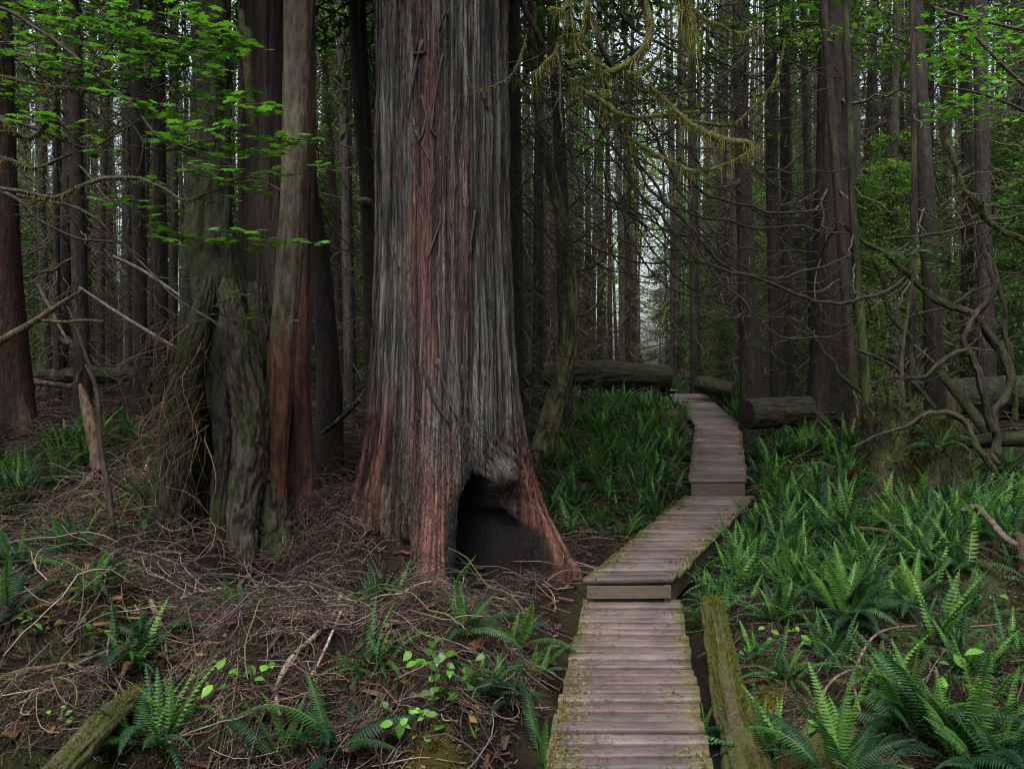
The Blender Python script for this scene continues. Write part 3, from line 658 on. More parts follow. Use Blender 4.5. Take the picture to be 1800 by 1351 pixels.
# ------------------------------------------------------------------ crowd of thin conifers
VAR = []
for s in range(7):
    rng = np.random.default_rng(500+s); r = .055+.012*s
    B = Bag()
    ax = [(0, 0, -.4, r*1.25), (0, 0, .3, r*1.05), (rng.normal()*.1, rng.normal()*.1, 4, r*.9), (rng.normal()*.25, rng.normal()*.25, 15, r*.4)]
    V, F, K = trunk(ax, 50, 18, [], .012, 11, .8, s, [(.028, .023, .019), (.036, .029, .023), (.022, .018, .015), (.032, .026, .021), (.048, .042, .035), (.028, .020, .016), (.031, .028, .022)][s]); B.add(V, F, K)
    V, F = limbs(rng, (.5, 10), 84, (.5, 2.1), r*.7, None, .32, .5, 11, .011); B.add(V, F, (.095, .092, .05) if s % 2 else (.085, .072, .058))
    V, F, K = B.get()
    VAR.append(mesh('trunk', V, F, M_BARK, K))
CROWD_LAB = [(-9, 590, 'thin dark conifer in the crowd behind the mossy stump tree and maple leaves', 'thin conifers crowding behind the stump tree'),
             (590, 900, 'thin conifer in the gap between the orange based trunk and the big cedar', 'thin conifers beside the big cedar'),
             (900, 1150, 'thin bare limbed conifer in the crowd between the big cedar and the bright clearing', 'thin conifers short of the clearing'),
             (1150, 1440, 'thin bare limbed conifer in the crowd behind the bends of the boardwalk', 'thin conifers behind the boardwalk'),
             (1440, 1900, 'thin conifer in the crowd behind the crooked vine maple and mossy stump', 'thin conifers behind the vine maple')]
rng = np.random.default_rng(77)
placed = []; n = 0; tries = 0
while n < 185 and tries < 9000:
    tries += 1
    y = 11+24*rng.random()**.9; px = rng.uniform(-60, 1860)
    x = (px-900)/FPX*y
    if path_d(np.array(x), np.array(y)) < 1.0: continue
    if y > 14 and 1118 < px < 1178 : continue
    if y < 17 and 1000 < px < 1300 or y < 14 and px > 1200 or y < 12.5: continue
    if any((x-a)**2+(y-b)**2 < .55**2*(1+y/18) for a, b in placed): continue
    placed.append((x, y))
    for lo, hi, lab, grp in CROWD_LAB:
        if lo-100 <= px < hi or hi > 1800: break
    k = int(rng.integers(7)); z = float(G(x, y)); rz = rng.random()*2*PI; sc = float(rng.uniform(.85, 1.25))
    t = thing('conifer_tree', lab, 'tree', (x, y, z), grp, rz); t.scale = (sc, sc, sc)
    t.rotation_euler = (rng.normal()*.015, rng.normal()*.015, rz)
    link('trunk', VAR[k], t)
    if n % 9 < 1: o = link('crown', CROWNS[int(rng.integers(5))], t, (0, 0, float(rng.uniform(-.5, 2.5)))); o.rotation_euler = (0, 0, rng.random()*6)
    n += 1

# young green hemlocks of the understorey
SAP = []
for s in range(4):
    B = Bag(); rr = np.random.default_rng(900+s)
    V, F = tubes(np.stack([np.zeros(8), np.zeros(8), np.linspace(-.2, 5, 8)], 1), np.linspace(.035, .008, 8), 6); 
    SAP.append((mesh('trunk', V, F, M_BARK, (.06, .05, .035)), crown_mesh(950+s, .5, 5.2, 1.25, 90, 18, .075, GREEN_L if s % 2 else GREEN_M)))
SPOT = [(1500, 12.5, .8, None), (1820, 13, .9, None), (1740, 18, 1.2, None), (1290, 26, 1.5, None), (1160, 33, 1.0, None), (580, 20, 1.2, None), (490, 22, 1.4, None), (20, 22, 1.3, None), (1268, 15.6, .40, 'light green hemlock sapling beside the dark conifer behind the sawn log'), (560, 17, .8, None), (60, 19, 1, None), (1560, 15, 1.05, None), (1780, 15, 1.1, None),
        (1520, 20, 1.3, None), (1400, 21, 1.2, None), (1640, 22, 1.4, None), (1260, 24, 1.3, None), (600, 24, 1.4, None), (1740, 24, 1.5, None), (120, 26, 1.4, None), (420, 26, 1.4, None), (1850, 19, 1.3, None), (1340, 28, 1.5, None), (1200, 29, 1.4, None)]
for k, (px, y, sc, lab) in enumerate(SPOT):
    x = (px-900)/FPX*y
    side = 'left of the big cedar' if px < 780 else ('between the big cedar and the thick dark tree' if px < 1440 else 'behind the crooked vine maple')
    t = thing('young_hemlock', lab or f'young green hemlock with feathery drooping sprays {side}', 'sapling', (x, y, float(G(x, y))), None if lab else f'young hemlocks {side}', k*1.7)
    t.scale = (sc,)*3
    kk = 1 if lab else k % 4; link('trunk', SAP[kk][0], t); link('crown', SAP[kk][1], t)

# ------------------------------------------------------------------ far wood, plus an added unseen ring that blocks sky light
B = Bag(); rng = np.random.default_rng(5)
m = 950; y = rng.uniform(33, 85, m); px = rng.uniform(-250, 2050, m); ok = ~((px > 1128) & (px < 1172)); y, px = y[ok], px[ok]; m = len(y)
x = (px-900)/FPX*y; z = G(x, y); t = np.linspace(0, 1, 5)
Pt = np.stack([x[:, None]+rng.normal(size=(m, 1))*.4*t, y[:, None]+0*t, z[:, None]-.3+22*t[None]], -1)
V, F = tubes(Pt, (.07+.13*rng.random((m, 1)))*(1-.6*t)[None], 6); B.add(V, F, (.026, .022, .018))
nc = 6500; k = rng.integers(0, m, nc); hz = rng.uniform(.5, 24, nc)
keep = rng.random(nc) < np.clip(.04+hz/14, 0, .9)*np.where((px[k] > 1380) & (hz < 9), 1.1, 1); k, hz = k[keep], hz[keep]; nc = len(k)
c = np.stack([x[k]+rng.normal(size=nc)*1.5, y[k]+rng.normal(size=nc)*1.5, z[k]+hz], -1)
pxc = c[:, 0]/c[:, 1]*FPX+900
keep = ~((pxc > 1128) & (pxc < 1170) & (hz < 3.6)); c = c[keep]
k2 = rng.uniform(38, 62, 420); p2 = rng.uniform(1060, 1230, 420); h2 = rng.uniform(3.8, 22, 420); x2 = (p2-900)/FPX*k2
c = np.concatenate([c, np.stack([x2, k2, G(x2, k2)+h2], 1)])
V, F = spray_quads(rng, c, rng.normal(size=c.shape)*.3, 26, .62, .24)
tone = np.repeat(.5+1.1*rng.random(len(c)), 26*4)[:, None]; B.add(V, F, np.array((.112, .185, .096))*tone*np.repeat(1+.3*ss(1350, 1600, c[:, 0]/c[:, 1]*FPX+900), 26*4)[:, None])  # foliage colour raised toward the right, standing in for brighter light
nb = 9000; k = rng.integers(0, m, nb); hz = rng.uniform(.4, 13, nb)
c = np.stack([x[k]+rng.normal(size=nb)*.9, y[k]+rng.normal(size=nb)*.9, z[k]+hz], 1); c = c[~((np.abs(c[:, 0]/c[:, 1]*FPX+900-1149) < 22) & (hz < 3.6))]; nb = len(c)
a = rng.random(nb)*6.28; l = rng.uniform(.4, 1.4, nb)[:, None, None]; tt = np.linspace(0, 1, 4)[None, :, None]; d = np.stack([np.cos(a), np.sin(a), rng.normal(size=nb)*.3-.3], 1)
V, F = tubes(c[:, None]+d[:, None]*l*tt+np.array([0, 0, .45])*l*tt**2, np.full((nb, 4), .010), 3); B.add(V, F, (.05, .044, .034))
nc = 5200; a = rng.uniform(0, 2*PI, nc); q = rng.uniform(7.5, 24, nc); x = np.cos(a)*q; y = np.sin(a)*q; out = (y < 1) | (np.abs(x/np.maximum(y, .01)) > .95); x, y = x[out], y[out]  # unseen foliage beside and behind the camera, added to block sky light
c = np.stack([x, y, G(x, y)+rng.uniform(1.0, 15, len(x))], 1)
V, F = spray_quads(rng, c, rng.normal(size=c.shape)*.3, 13, .5, .40); B.add(V, F, (.03, .06, .024))
m = 130; a = rng.uniform(0, 2*PI, m); q = rng.uniform(7.5, 24, m); x = np.cos(a)*q; y = np.sin(a)*q; out = (y < 1) | (np.abs(x/np.maximum(y, .01)) > .85); x, y = x[out], y[out]; m = len(x)  # trunks of the same unseen light-blocking ring
V, F = tubes(np.stack([x[:, None]+0*t, y[:, None]+0*t, G(x, y)[:, None]-.3+18*t[None]], -1), (.12+.2*rng.random((m, 1)))*(1-.6*t)[None], 8); B.add(V, F, (.06, .05, .042))
V, F, K = B.get()
tag(link('far_forest_and_shade_ring', mesh('far_forest_and_shade_ring', V, F, M_NEEDLE, K, False)), 'far wood of dark trunks and light green foliage, with an added unseen ring of shade trees round the camera', 'forest', kind='stuff')

# ------------------------------------------------------------------ boardwalk
def section(nl, nr, fl, fr, n, label, riser, moss_in, seed, gap=.025, th=.045):
    rng = np.random.default_rng(seed); t = thing('boardwalk', label, 'boardwalk', tuple((nl+nr)/2), 'sections of the boardwalk')
    B = Bag(); M = Bag()
    nl, nr, fl, fr = [np.asarray(v, float) for v in (nl, nr, fl, fr)]
    for k in range(n):
        a, b = k/n, (k+1)/n
        L = np.linalg.norm(((fl+fr)-(nl+nr))/2); e = gap/L/2
        a2, b2 = a+e*rng.uniform(.4, 1.5), b-e*rng.uniform(.4, 1.5)
        jl, jr = rng.normal()*.006, rng.normal()*.006; dz = rng.normal()*.004; tl = rng.normal()*.003
        ux = (nr-nl)/np.linalg.norm(nr-nl)
        sub = 14; s = np.linspace(0, 1, sub)[:, None]
        row = lambda u: (nl+(fl-nl)*u-ux*(.02-jl))*(1-s)+(nr+(fr-nr)*u+ux*(.02+jr))*s
        ra, rb = row(a2), row(b2)
        d = (rb-ra); d /= np.linalg.norm(d, axis=1, keepdims=True)
        wob = (rng.random((sub, 1))-.5)*.004
        ra = ra+d*(rng.random((sub, 1))-.5)*.006; rb = rb+d*(rng.random((sub, 1))-.5)*.006
        zt = np.array([0, 0, 1.])
        top = dz+wob*.4+tl*(s-.5)
        prof = [ra-zt*th+zt*top, ra-zt*.005+zt*top, ra+d*.005+zt*top, ra+d*.35*np.linalg.norm(rb-ra, axis=1, keepdims=True)+zt*(top+.001), rb-d*.35*np.linalg.norm(rb-ra, axis=1, keepdims=True)+zt*(top+.001), rb-d*.005+zt*top, rb-zt*.005+zt*top, rb-zt*th+zt*top]
        V = np.stack(prof, 1); pc = 8
        i = np.arange(sub-1)[:, None]*pc; j = np.arange(pc)[None]; jn = (j+1) % pc
        F = np.stack([i+j, i+jn, i+pc+jn, i+pc+j], -1).reshape(-1, 4)
        ends = np.array([list(range(pc))[::-1], list(range((sub-1)*pc, sub*pc))])
        hm_ = rng.random(); base = (np.array((.134, .094, .086))*hm_+np.array((.108, .092, .091))*(1-hm_))*rng.uniform(.62, 1.3)
        ed = np.minimum(s, 1-s)[:, :, None]; mo = .75*ss(.13, .0, ed+(fbm(V[..., 0]*7, V[..., 1]*7, seed, 3)[..., None]-.5)*.22)
        cc = base*(1-mo)+np.array((.10, .105, .035))*mo
        B.add(V.reshape(-1, 3), [F, ends], cc.reshape(-1, 3))
    # moss tufts along both edges
    nt_ = moss_in
    if nt_:
        u = rng.random(nt_); s = rng.random(nt_)**2.6*.22; sd_ = rng.random(nt_) > .5; s = np.where(sd_, s, 1-s)[:, None]; u = u[:, None]
        p = (nl+(fl-nl)*u)*(1-s)+(nr+(fr-nr)*u)*s
        keep = vn(p[:, 0]*4, p[:, 1]*4, seed) > .42; p = p[keep]; q = len(p)
        tip = p+rng.normal(size=(q, 3))*.010+np.array([0, 0, .014])*rng.random((q, 1)); w_ = rng.normal(size=(q, 3))*np.array([.004, .004, 0])
        part('moss', np.stack([p-w_, p+w_, tip], 1).reshape(-1, 3), np.arange(3*q).reshape(-1, 3), M_MOSS, t, np.array((.13, .14, .045)), False)
    V, F, K = B.get(); part('deck', V, F, M_PLANK, t, K)
    # stringers
    for s in (0.0, 1.0):
        ux = (nr-nl)/np.linalg.norm(nr-nl); o_ = ux*(.02 if s == 0 else -.06)
        a = nl*(1-s)+nr*s+o_; b = fl*(1-s)+fr*s+o_
        V = np.array([q+ux*dx+np.array([0, 0, dz]) for q in (a, b) for dx, dz in ((0, -.045), (.04, -.045), (.04, -.20), (0, -.20))])
        F = [np.array([(0, 1, 5, 4), (1, 2, 6, 5), (2, 3, 7, 6), (3, 0, 4, 7), (3, 2, 1, 0), (4, 5, 6, 7)])]
        part('stringer', V, F, M_PLANK, t, (.10, .08, .06), False)
    if riser:
        ux = (nr-nl)/np.linalg.norm(nr-nl); a, b = nl+ux*.01, nr-ux*.01; y = np.array([0, -.012, 0])
        V = np.array([q+y*k+np.array([0, 0, dz]) for q in (a, b) for k, dz in ((0, -.044), (1.8, -.044), (1.8, -riser), (0, -riser))])
        part('riser_board', V, F, M_PLANK, t, (.095, .075, .055), False)
    return t
section(*SEC[0], 31, 'lowest boardwalk section with mossy edges running under the bottom of the photo', 0, 5200, 1)
section(*SEC[1], 27, 'slanting boardwalk section one step up beside the big cedar root', .135, 4200, 2)
section(*SEC[2], 32, 'straight boardwalk section above the second step among bright ferns', .22, 2600, 3)
section(*SEC[3], 32, 'far boardwalk section angling left toward the end of the big log', 0, 500, 4)
section(*SEC[4], 18, 'short last boardwalk section disappearing behind the big log', 0, 0, 5)

# ------------------------------------------------------------------ logs and stumps
def log(label, pts, matl=None, col=(.06, .05, .038), sides=56, n=130, moss=300, name='fallen_log', endcol=(.11, .085, .06), wob=.10, ln=.03, mc=(.06, .075, .018)):
    c, r = pxcurve(pts, n) if len(pts[0]) == 4 else (pts[0], pts[1])
    base = c[len(c)//2]; t = thing(name, label, 'log', tuple(base))
    T_ = np.gradient(c, axis=0); T_ /= np.linalg.norm(T_, axis=1, keepdims=True)
    U = np.cross(T_, [0, 0, 1.]); U /= np.linalg.norm(U, axis=1, keepdims=True); W = np.cross(U, T_)
    a = np.arange(sides)*2*PI/sides; s = np.arange(n)[:, None]*.3
    sl_ = np.concatenate([[0], np.cumsum(np.linalg.norm(np.diff(c, axis=0), axis=1))])[:, None]
    ca, sa = np.cos(a)[None], np.sin(a)[None]; f = np.abs(fbm(ca*4, sa*4, sl_*1.6, 3)-.5)*2; g = fbm(ca*7, sa*7, sl_*12, 3)
    rr = r[:, None]*(1+wob*(fbm(ca*1.3+col[0]*99, sa*1.3, sl_*2.2, 3)-.5)*2.4+wob*.8*(ss(0, .3, f)-.7)+wob*.9*(g-.5))
    K = (np.array(col)[None, None]*(.3+.8*ss(0, .3, f)+.8*(g-.4))[..., None]).reshape(-1, 3)
    V = c[:, None]+rr[..., None]*(np.cos(a)[None, :, None]*U[:, None]+np.sin(a)[None, :, None]*W[:, None])
    i = np.arange(n-1)[:, None]*sides; j = np.arange(sides)[None]; jn = (j+1) % sides
    F = np.stack([i+j, i+jn, i+sides+jn, i+sides+j], -1).reshape(-1, 4)
    V = V.reshape(-1, 3)
    part('log_bark', V, F, matl or M_LOG, t, K)
    for e, k in ((0, 0), (1, n-1)):
        ring = V[k*sides:(k+1)*sides]; cc = ring.mean(0); sgn = -1 if e == 0 else 1
        vv = np.concatenate([ring, cc+(ring-cc)*.6+T_[k]*sgn*.01, [cc+T_[k]*sgn*.012]])
        j = np.arange(sides); jn = (j+1) % sides
        part('sawn_end', vv, [np.stack([j, jn, sides+jn, sides+j], 1), np.stack([sides+j, sides+jn, np.full(sides, 2*sides)], 1)], M_BARK, t, np.array(endcol))
    if moss:
        V, F = fuzz(c+np.array([0, 0, .25])*r[:, None], r*.86, moss, ln, .2, .0034, .5); part('moss', V, F, M_MOSS, t, np.array(mc), False)
    return t
log('big mossy log lying across behind the big cedar, cut off where the boardwalk passes', [(1172, 665, 16.6, 50), (1020, 660, 16.2, 52), (900, 664, 16, 46), (700, 672, 16, 40), (560, 676, 16.2, 36)], col=(.034, .028, .022), moss=900, mc=(.04, .052, .014), endcol=(.03, .024, .019))
log('short sawn log beside the boardwalk under the row of dark conifers', [(1312, 727, 10.6, 56), (1370, 724, 10.7, 54), (1450, 722, 10.8, 50), (1500, 722, 11, 46)], col=(.032, .026, .021), moss=500, mc=(.04, .05, .014), endcol=(.022, .017, .014))
log('long mossy log lying behind the mossy stump tree on the left', [(60, 662, 13.5, 26), (190, 660, 13.8, 28), (330, 662, 14, 30), (460, 664, 14.2, 28)], col=(.055, .05, .036), moss=400)
log('thin reddish fallen pole lying below the long mossy log', [(40, 668, 12.4, 10), (100, 676, 12.2, 10), (170, 688, 12, 9)], col=(.14, .085, .07), moss=0, sides=12, n=20, name='fallen_pole')
log('narrow mossy log running alongside the lowest boardwalk section', [(1249, 1056, 5.14, 8), (1251, 1064, 5.08, 30), (1254, 1076, 5.0, 42), (1264, 1128, 4.6, 50), (1280, 1216, 4.05, 60), (1310, 1334, 3.5, 78), (1342, 1475, 3.05, 96)], matl=M_LOGMOSS, col=(.060, .044, .030), moss=15000, ln=.032, mc=(.075, .085, .016), wob=.26)
log('mossy log rising from the bottom edge in the tangled litter', [(60, 1400, 3.0, 50), (125, 1335, 3.3, 50), (185, 1268, 3.6, 46), (225, 1236, 3.9, 40), (250, 1216, 4.2, 26)], matl=M_LOGMOSS, col=(.07, .06, .04), moss=7000, ln=.02, wob=.2, mc=(.09, .095, .032))
log('dark hollow looking log behind the crooked vine maple', [(1672, 700, 10.6, 66), (1740, 698, 10.8, 72), (1840, 698, 11, 76)], col=(.010, .009, .007), moss=900, mc=(.03, .036, .01))
log('mossy leaning log propped behind the crooked vine maple', [(1652, 655, 9.3, 13), (1690, 700, 9.0, 17), (1725, 745, 8.7, 20), (1745, 770, 8.5, 20)], col=(.026, .028, .012), moss=1200, sides=16, n=30, ln=.02, wob=.06)
log('low mossy log at the right edge below the vine maple', [(1690, 778, 8.4, 22), (1760, 772, 8.4, 26), (1850, 770, 8.4, 30)], col=(.013, .013, .008), mc=(.04, .048, .012), moss=1400, sides=20, n=30)
log('small round mossy log end by the far boardwalk bend', [(1228, 674, 15.5, 30), (1258, 680, 15.2, 32), (1290, 688, 15.0, 30)], col=(.05, .05, .026), moss=700, sides=20, n=20)
log('rotten plank-like pole on the leaning pile left of the big cedar', [(565, 762, 8.2, 8), (600, 735, 8.0, 10), (632, 702, 7.9, 11)], col=(.16, .14, .10), moss=0, sides=8, n=14, name='fallen_pole')
def stump(label, px0, px1, ytop, d, rot, seed, col, moss=1500, hollow=.5, hk=1.0):
    cx = (px0+px1)/2; p = at(cx, ytop, d); r = (px1-px0)*d/FPX/2
    g = float(G(p[0], d))-.2
    ax = [(p[0], d, g, r*1.35), (p[0], d, g+.35*(p[2]-g), r*1.1), (p[0], d, p[2], r)]
    t = thing('mossy_stump', label, 'stump', (p[0], d, g+.2))
    V, F, K = trunk(ax, 50, 70, [(-2.2, .3, .3, .3), (-.7, .35, .3, .3), (-1.5, .1, .3, .3)], .09, 5, 2, seed, col, None, mossy=.5)
    V[-70:, 2] += (fbm(np.arange(70)*.3, seed, 0, 2)-.5)*.3
    F2 = np.array([list(range(49*70, 50*70))]); part('stump_wood', V, [F, F2], M_ROT, t, K)
    rg = np.random.default_rng(seed); n = moss; k = rg.integers(0, len(V), n); b = V[k]
    tip = b+rg.normal(size=(n, 3))*.02+np.array([0, 0, .03])*rg.random((n, 1)); w_ = rg.normal(size=(n, 3))*.006
    part('moss', np.stack([b-w_, b+w_, tip], 1).reshape(-1, 3), np.arange(3*n).reshape(-1, 3), M_MOSS, t, np.array((.055, .065, .016)), False)
stump('broad low mossy stump with ferns on top beside the thick dark tree', 1520, 1600, 712, 8.3, 0, 3, (.03, .025, .018), 5000)
stump('mossy root mound spreading right of the broad low stump', 1610, 1680, 730, 7.9, 0, 4, (.03, .027, .018), 6000)
stump('small dark mossy stump in the ferns left of the far boardwalk', 1160, 1190, 728, 12.6, 0, 6, (.05, .042, .03), 800)
stump('mossy hump of root standing in front of the big cedar', 775, 850, 1098, 5.05, 0, 8, (.06, .05, .03), 5000)
# broken snag and stubs
def stake(name, label, pts, col, sides=10, moss=0, m=M_BARK, cat='snag'):
    c, r = pxcurve(pts, 20); t = thing(name, label, cat, tuple(c[-1]))
    V, F = tubes(c, r, sides, .15, True); part('wood', V, F, m, t, np.array(col))
    if moss: mossy(t, c, r, moss)
    return t
stake('broken_snag', 'splintered brown snag standing in the litter left of the stump tree', [(140, 675, 7.0, 4), (148, 700, 6.95, 16), (158, 740, 6.9, 22), (168, 790, 6.85, 22), (175, 830, 6.8, 24)], (.12, .085, .06))
stake('dead_sapling', 'dark thin dead sapling standing crooked before the stump tree', [(120, 540, 6.0, 4), (150, 620, 5.95, 6), (172, 700, 5.9, 8), (176, 780, 5.85, 9), (190, 860, 5.8, 10), (200, 930, 5.75, 11)], (.045, .036, .03), moss=60, cat='sapling')
stake('bracket_stub', 'short brown broken stub at the right edge of the photo', [(1793, 938, 5.2, 14), (1797, 975, 5.15, 16), (1800, 1010, 5.1, 18)], (.05, .034, .022), moss=700)
stake('cut_stump', 'small dark cut stump in the bright clearing behind the big log', [(1120, 622, 22, 16), (1120, 632, 22, 19), (1120, 650, 22, 20)], (.03, .024, .02), cat='stump')

# ------------------------------------------------------------------ mossy boughs hanging in from the top centre
def at_curve(pts, d, n):
    q = np.array([(*at(x, y, d+dd), w_*d/FPX/2) for x, y, w_, dd in pts]); c = curve(q, n); return c[:, :3], c[:, 3]
p0 = at(1062, -330, 6.6)
hb = thing('hemlock_tree', 'thick mossy boughs hanging in a tangle from above beside the big cedar', 'branch', tuple(p0))
c, r = at_curve([(917, -40, 14, 1.6), (965, -260, 20, 1.0), (1062, -330, 24, 0), (1200, -250, 18, -.2), (1330, -60, 14, .3)], 6.6, 40)
V, F = tubes(c, r, 10, .08); part('bough', V, F, M_BARK, hb, (.05, .042, .033))
MB = [  # (px, py, width px, extra depth) ..., depth, moss density, moss length
    ([(1100, -300, 20, 1), (1122, -60, 14, 0), (1130, 0, 14, 0), (1143, 50, 14, 0), (1127, 93, 13, 0), (1083, 123, 11, .1), (1040, 133, 9, .1), (1003, 142, 6, .2)], 5.2, 2200, .03),
    ([(1050, -300, 18, 1.2), (1034, -40, 9, 0), (1030, 43, 9, 0), (1017, 63, 8, 0), (987, 67, 7, 0), (977, 93, 6, 0), (950, 120, 4, 0), (933, 131, 3, 0)], 5.1, 1500, .03),
    ([(1005, -280, 12, 1.3), (999, -20, 9, 0), (998, 14, 9, 0), (985, 22, 8, 0), (965, 15, 5, 0)], 5.0, 2200, .035),
    ([(1030, -300, 16, .7), (1030, -20, 13, .3), (1040, 30, 13, .3), (1055, 83, 12, .3), (1082, 125, 9, .4), (1130, 160, 6, .5)], 5.6, 60, .02),
    ([(1003, 67, 7, 0), (1030, 90, 7, 0), (1047, 113, 7, 0), (1080, 128, 7, .1), (1120, 127, 6, .1), (1150, 105, 5, .2), (1164, 85, 4, .2)], 5.25, 1300, .03),
    ([(1000, 140, 8, .4), (1020, 157, 8, .4), (1060, 180, 8, .4), (1090, 200, 8, .4), (1120, 207, 7, .5), (1165, 203, 6, .6), (1230, 196, 4, .8)], 5.5, 1100, .03),
    ([(1140, 150, 7, .5), (1200, 205, 8, .4), (1235, 230, 10, .3), (1277, 248, 11, .3), (1308, 250, 11, .3), (1322, 252, 8, .3)], 5.6, 1700, .035),
    ([(1100, 240, 5, .5), (1150, 270, 7, .5), (1200, 295, 8, .4), (1240, 301, 8, .4), (1277, 290, 7, .4), (1307, 273, 5, .4), (1345, 247, 3, .4)], 5.7, 1300, .03),
    ([(1190, -30, 7, .3), (1223, 20, 7, .3), (1257, 43, 7, .3), (1297, 58, 6, .3), (1337, 47, 4, .3)], 5.6, 1300, .025),
    ([(1110, 160, 4, .6), (1180, 163, 5, .6), (1240, 153, 5, .6), (1293, 113, 4, .6), (1340, 67, 3, .6), (1353, 27, 3, .6)], 6.0, 260, .02),
    ([(1150, 200, 5, .6), (1230, 217, 6, .6), (1287, 218, 6, .6), (1323, 190, 4, .6), (1360, 147, 4, .6), (1380, 67, 3, .6)], 6.2, 700, .025),
    ([(925, 60, 3, .2), (918, 90, 3, .1), (910, 115, 3, 0), (895, 135, 4, 0), (870, 150, 4, 0), (845, 157, 3, 0), (828, 150, 2, 0), (822, 128, 1.5, 0)], 5.0, 500, .012),
    ([(905, -60, 13, 1), (917, 0, 13, 1), (937, 43, 12, 1), (955, 75, 10, 1), (966, 95, 7, 1)], 6.4, 0, .02),
    ([(977, 90, 5, 0), (983, 120, 5, 0), (983, 160, 4.5, 0), (986, 200, 4, 0), (988, 232, 3, 0)], 5.05, 40, .02),
    ([(1195, -40, 16, 0), (1205, 20, 18, 0), (1216, 45, 14, 0), (1222, 70, 10, 0)], 5.1, 3500, .06),
    ([(1085, 135, 5, .1), (1085, 180, 5, .1), (1083, 215, 6, .2), (1079, 245, 5, .2), (1055, 253, 4, .3), (1026, 250, 3, .3)], 6.2, 200, .02),
    ([(1040, 145, 4, .2), (1070, 210, 5, .2), (1110, 270, 5, .2), (1160, 300, 4, .3), (1220, 345, 3, .4)], 6.3, 400, .02),
    ([(890, 130, 4, .7), (915, 148, 5, .6), (950, 160, 5, .5), (1000, 166, 5, .4), (1030, 162, 4, .4)], 6.2, 500, .02),
    ([(1120, -30, 7, .2), (1090, 20, 7, .2), (1120, 55, 7, .3), (1170, 80, 6, .4), (1230, 110, 4, .5)], 6.5, 150, .02),
]
for pts, d, per, ln in MB:
    c, r = at_curve(pts, d, 70); c = kink(c, .016); r = r*(1+.3*(RNG.random(70)-.5))
    V, F = tubes(c, r*(1.12 if per > 600 else .9), 9, .12)
    o = part('bough', V, F, M_BARK if per < 300 else M_MOSSBARK, hb, np.array((.05, .042, .033) if per < 600 else (.12, .13, .046)))
    if per:
        V, F = fuzz(c, r*1.35, per*2.2, ln*.55, .8, .0022)
        # a curtain of longer hanging strands
        V2, F2 = fuzz(c, r, per*.3, ln*1.7, 1.6, .0022)
        link('moss', mesh('moss', np.concatenate([V, V2])-np.array(p0), np.concatenate([F, F2+len(V)]), M_MOSS, np.array((.18, .19, .062)), False), o)
    # fine dead side twigs
    m = 14; k = RNG.integers(8, 43, m); dd = RNG.normal(size=(m, 3)); dd[:, 2] -= .5; dd /= np.linalg.norm(dd, axis=1, keepdims=True)
    l = RNG.uniform(.08, .4, m)[:, None, None]; tt = np.linspace(0, 1, 6)[None, :, None]
    Pw = c[k][:, None]+dd[:, None]*l*tt+np.array([0, 0, .5])*l*(tt**2-tt*.6)
    V, F = tubes(Pw, .0032*(1-.7*tt[..., 0])*np.ones((m, 1)), 3)
    link('twig', mesh('twig', V-np.array(p0), F, M_BARK, np.array((.06, .048, .038))), o)
# long dark drooping boughs that cross the middle right
def boughs(name, label, base, lst, d, cat='branch'):
    t = thing(name, label, cat, tuple(base))
    for pts, per, ln in lst:
        c, r = at_curve(pts, d, 70); c = kink(c, .05, 4); r = r*(.55+.3*RNG.random(70)); V, F = tubes(c, r, 8, .1); o = part('bough', V, F, M_BARK, t, np.array((.032, .026, .022)))
        if per:
            k = 16; V, F = fuzz(c[k:], r[k:], per, ln, .5, .003); link('moss', mesh('moss', V-np.array(base), F, M_MOSS, np.array((.07, .10, .02)), False), o)
        m = 22; k = RNG.integers(4, 43, m); dd = RNG.normal(size=(m, 3)); dd[:, 2] -= .3; dd /= np.linalg.norm(dd, axis=1, keepdims=True)
        l = RNG.uniform(.1, .55, m)[:, None, None]; tt = np.linspace(0, 1, 6)[None, :, None]
        Pw = c[k][:, None]+dd[:, None]*l*tt+np.array([0, 0, .5])*l*(tt**2-tt*.6)
        V, F = tubes(Pw, .004*(1-.7*tt[..., 0])*np.ones((m, 1)), 3); link('twig', mesh('twig', V-np.array(base), F, M_BARK, np.array((.06, .05, .038))), o)
    return t
base = at(1080, 300, 7.4)
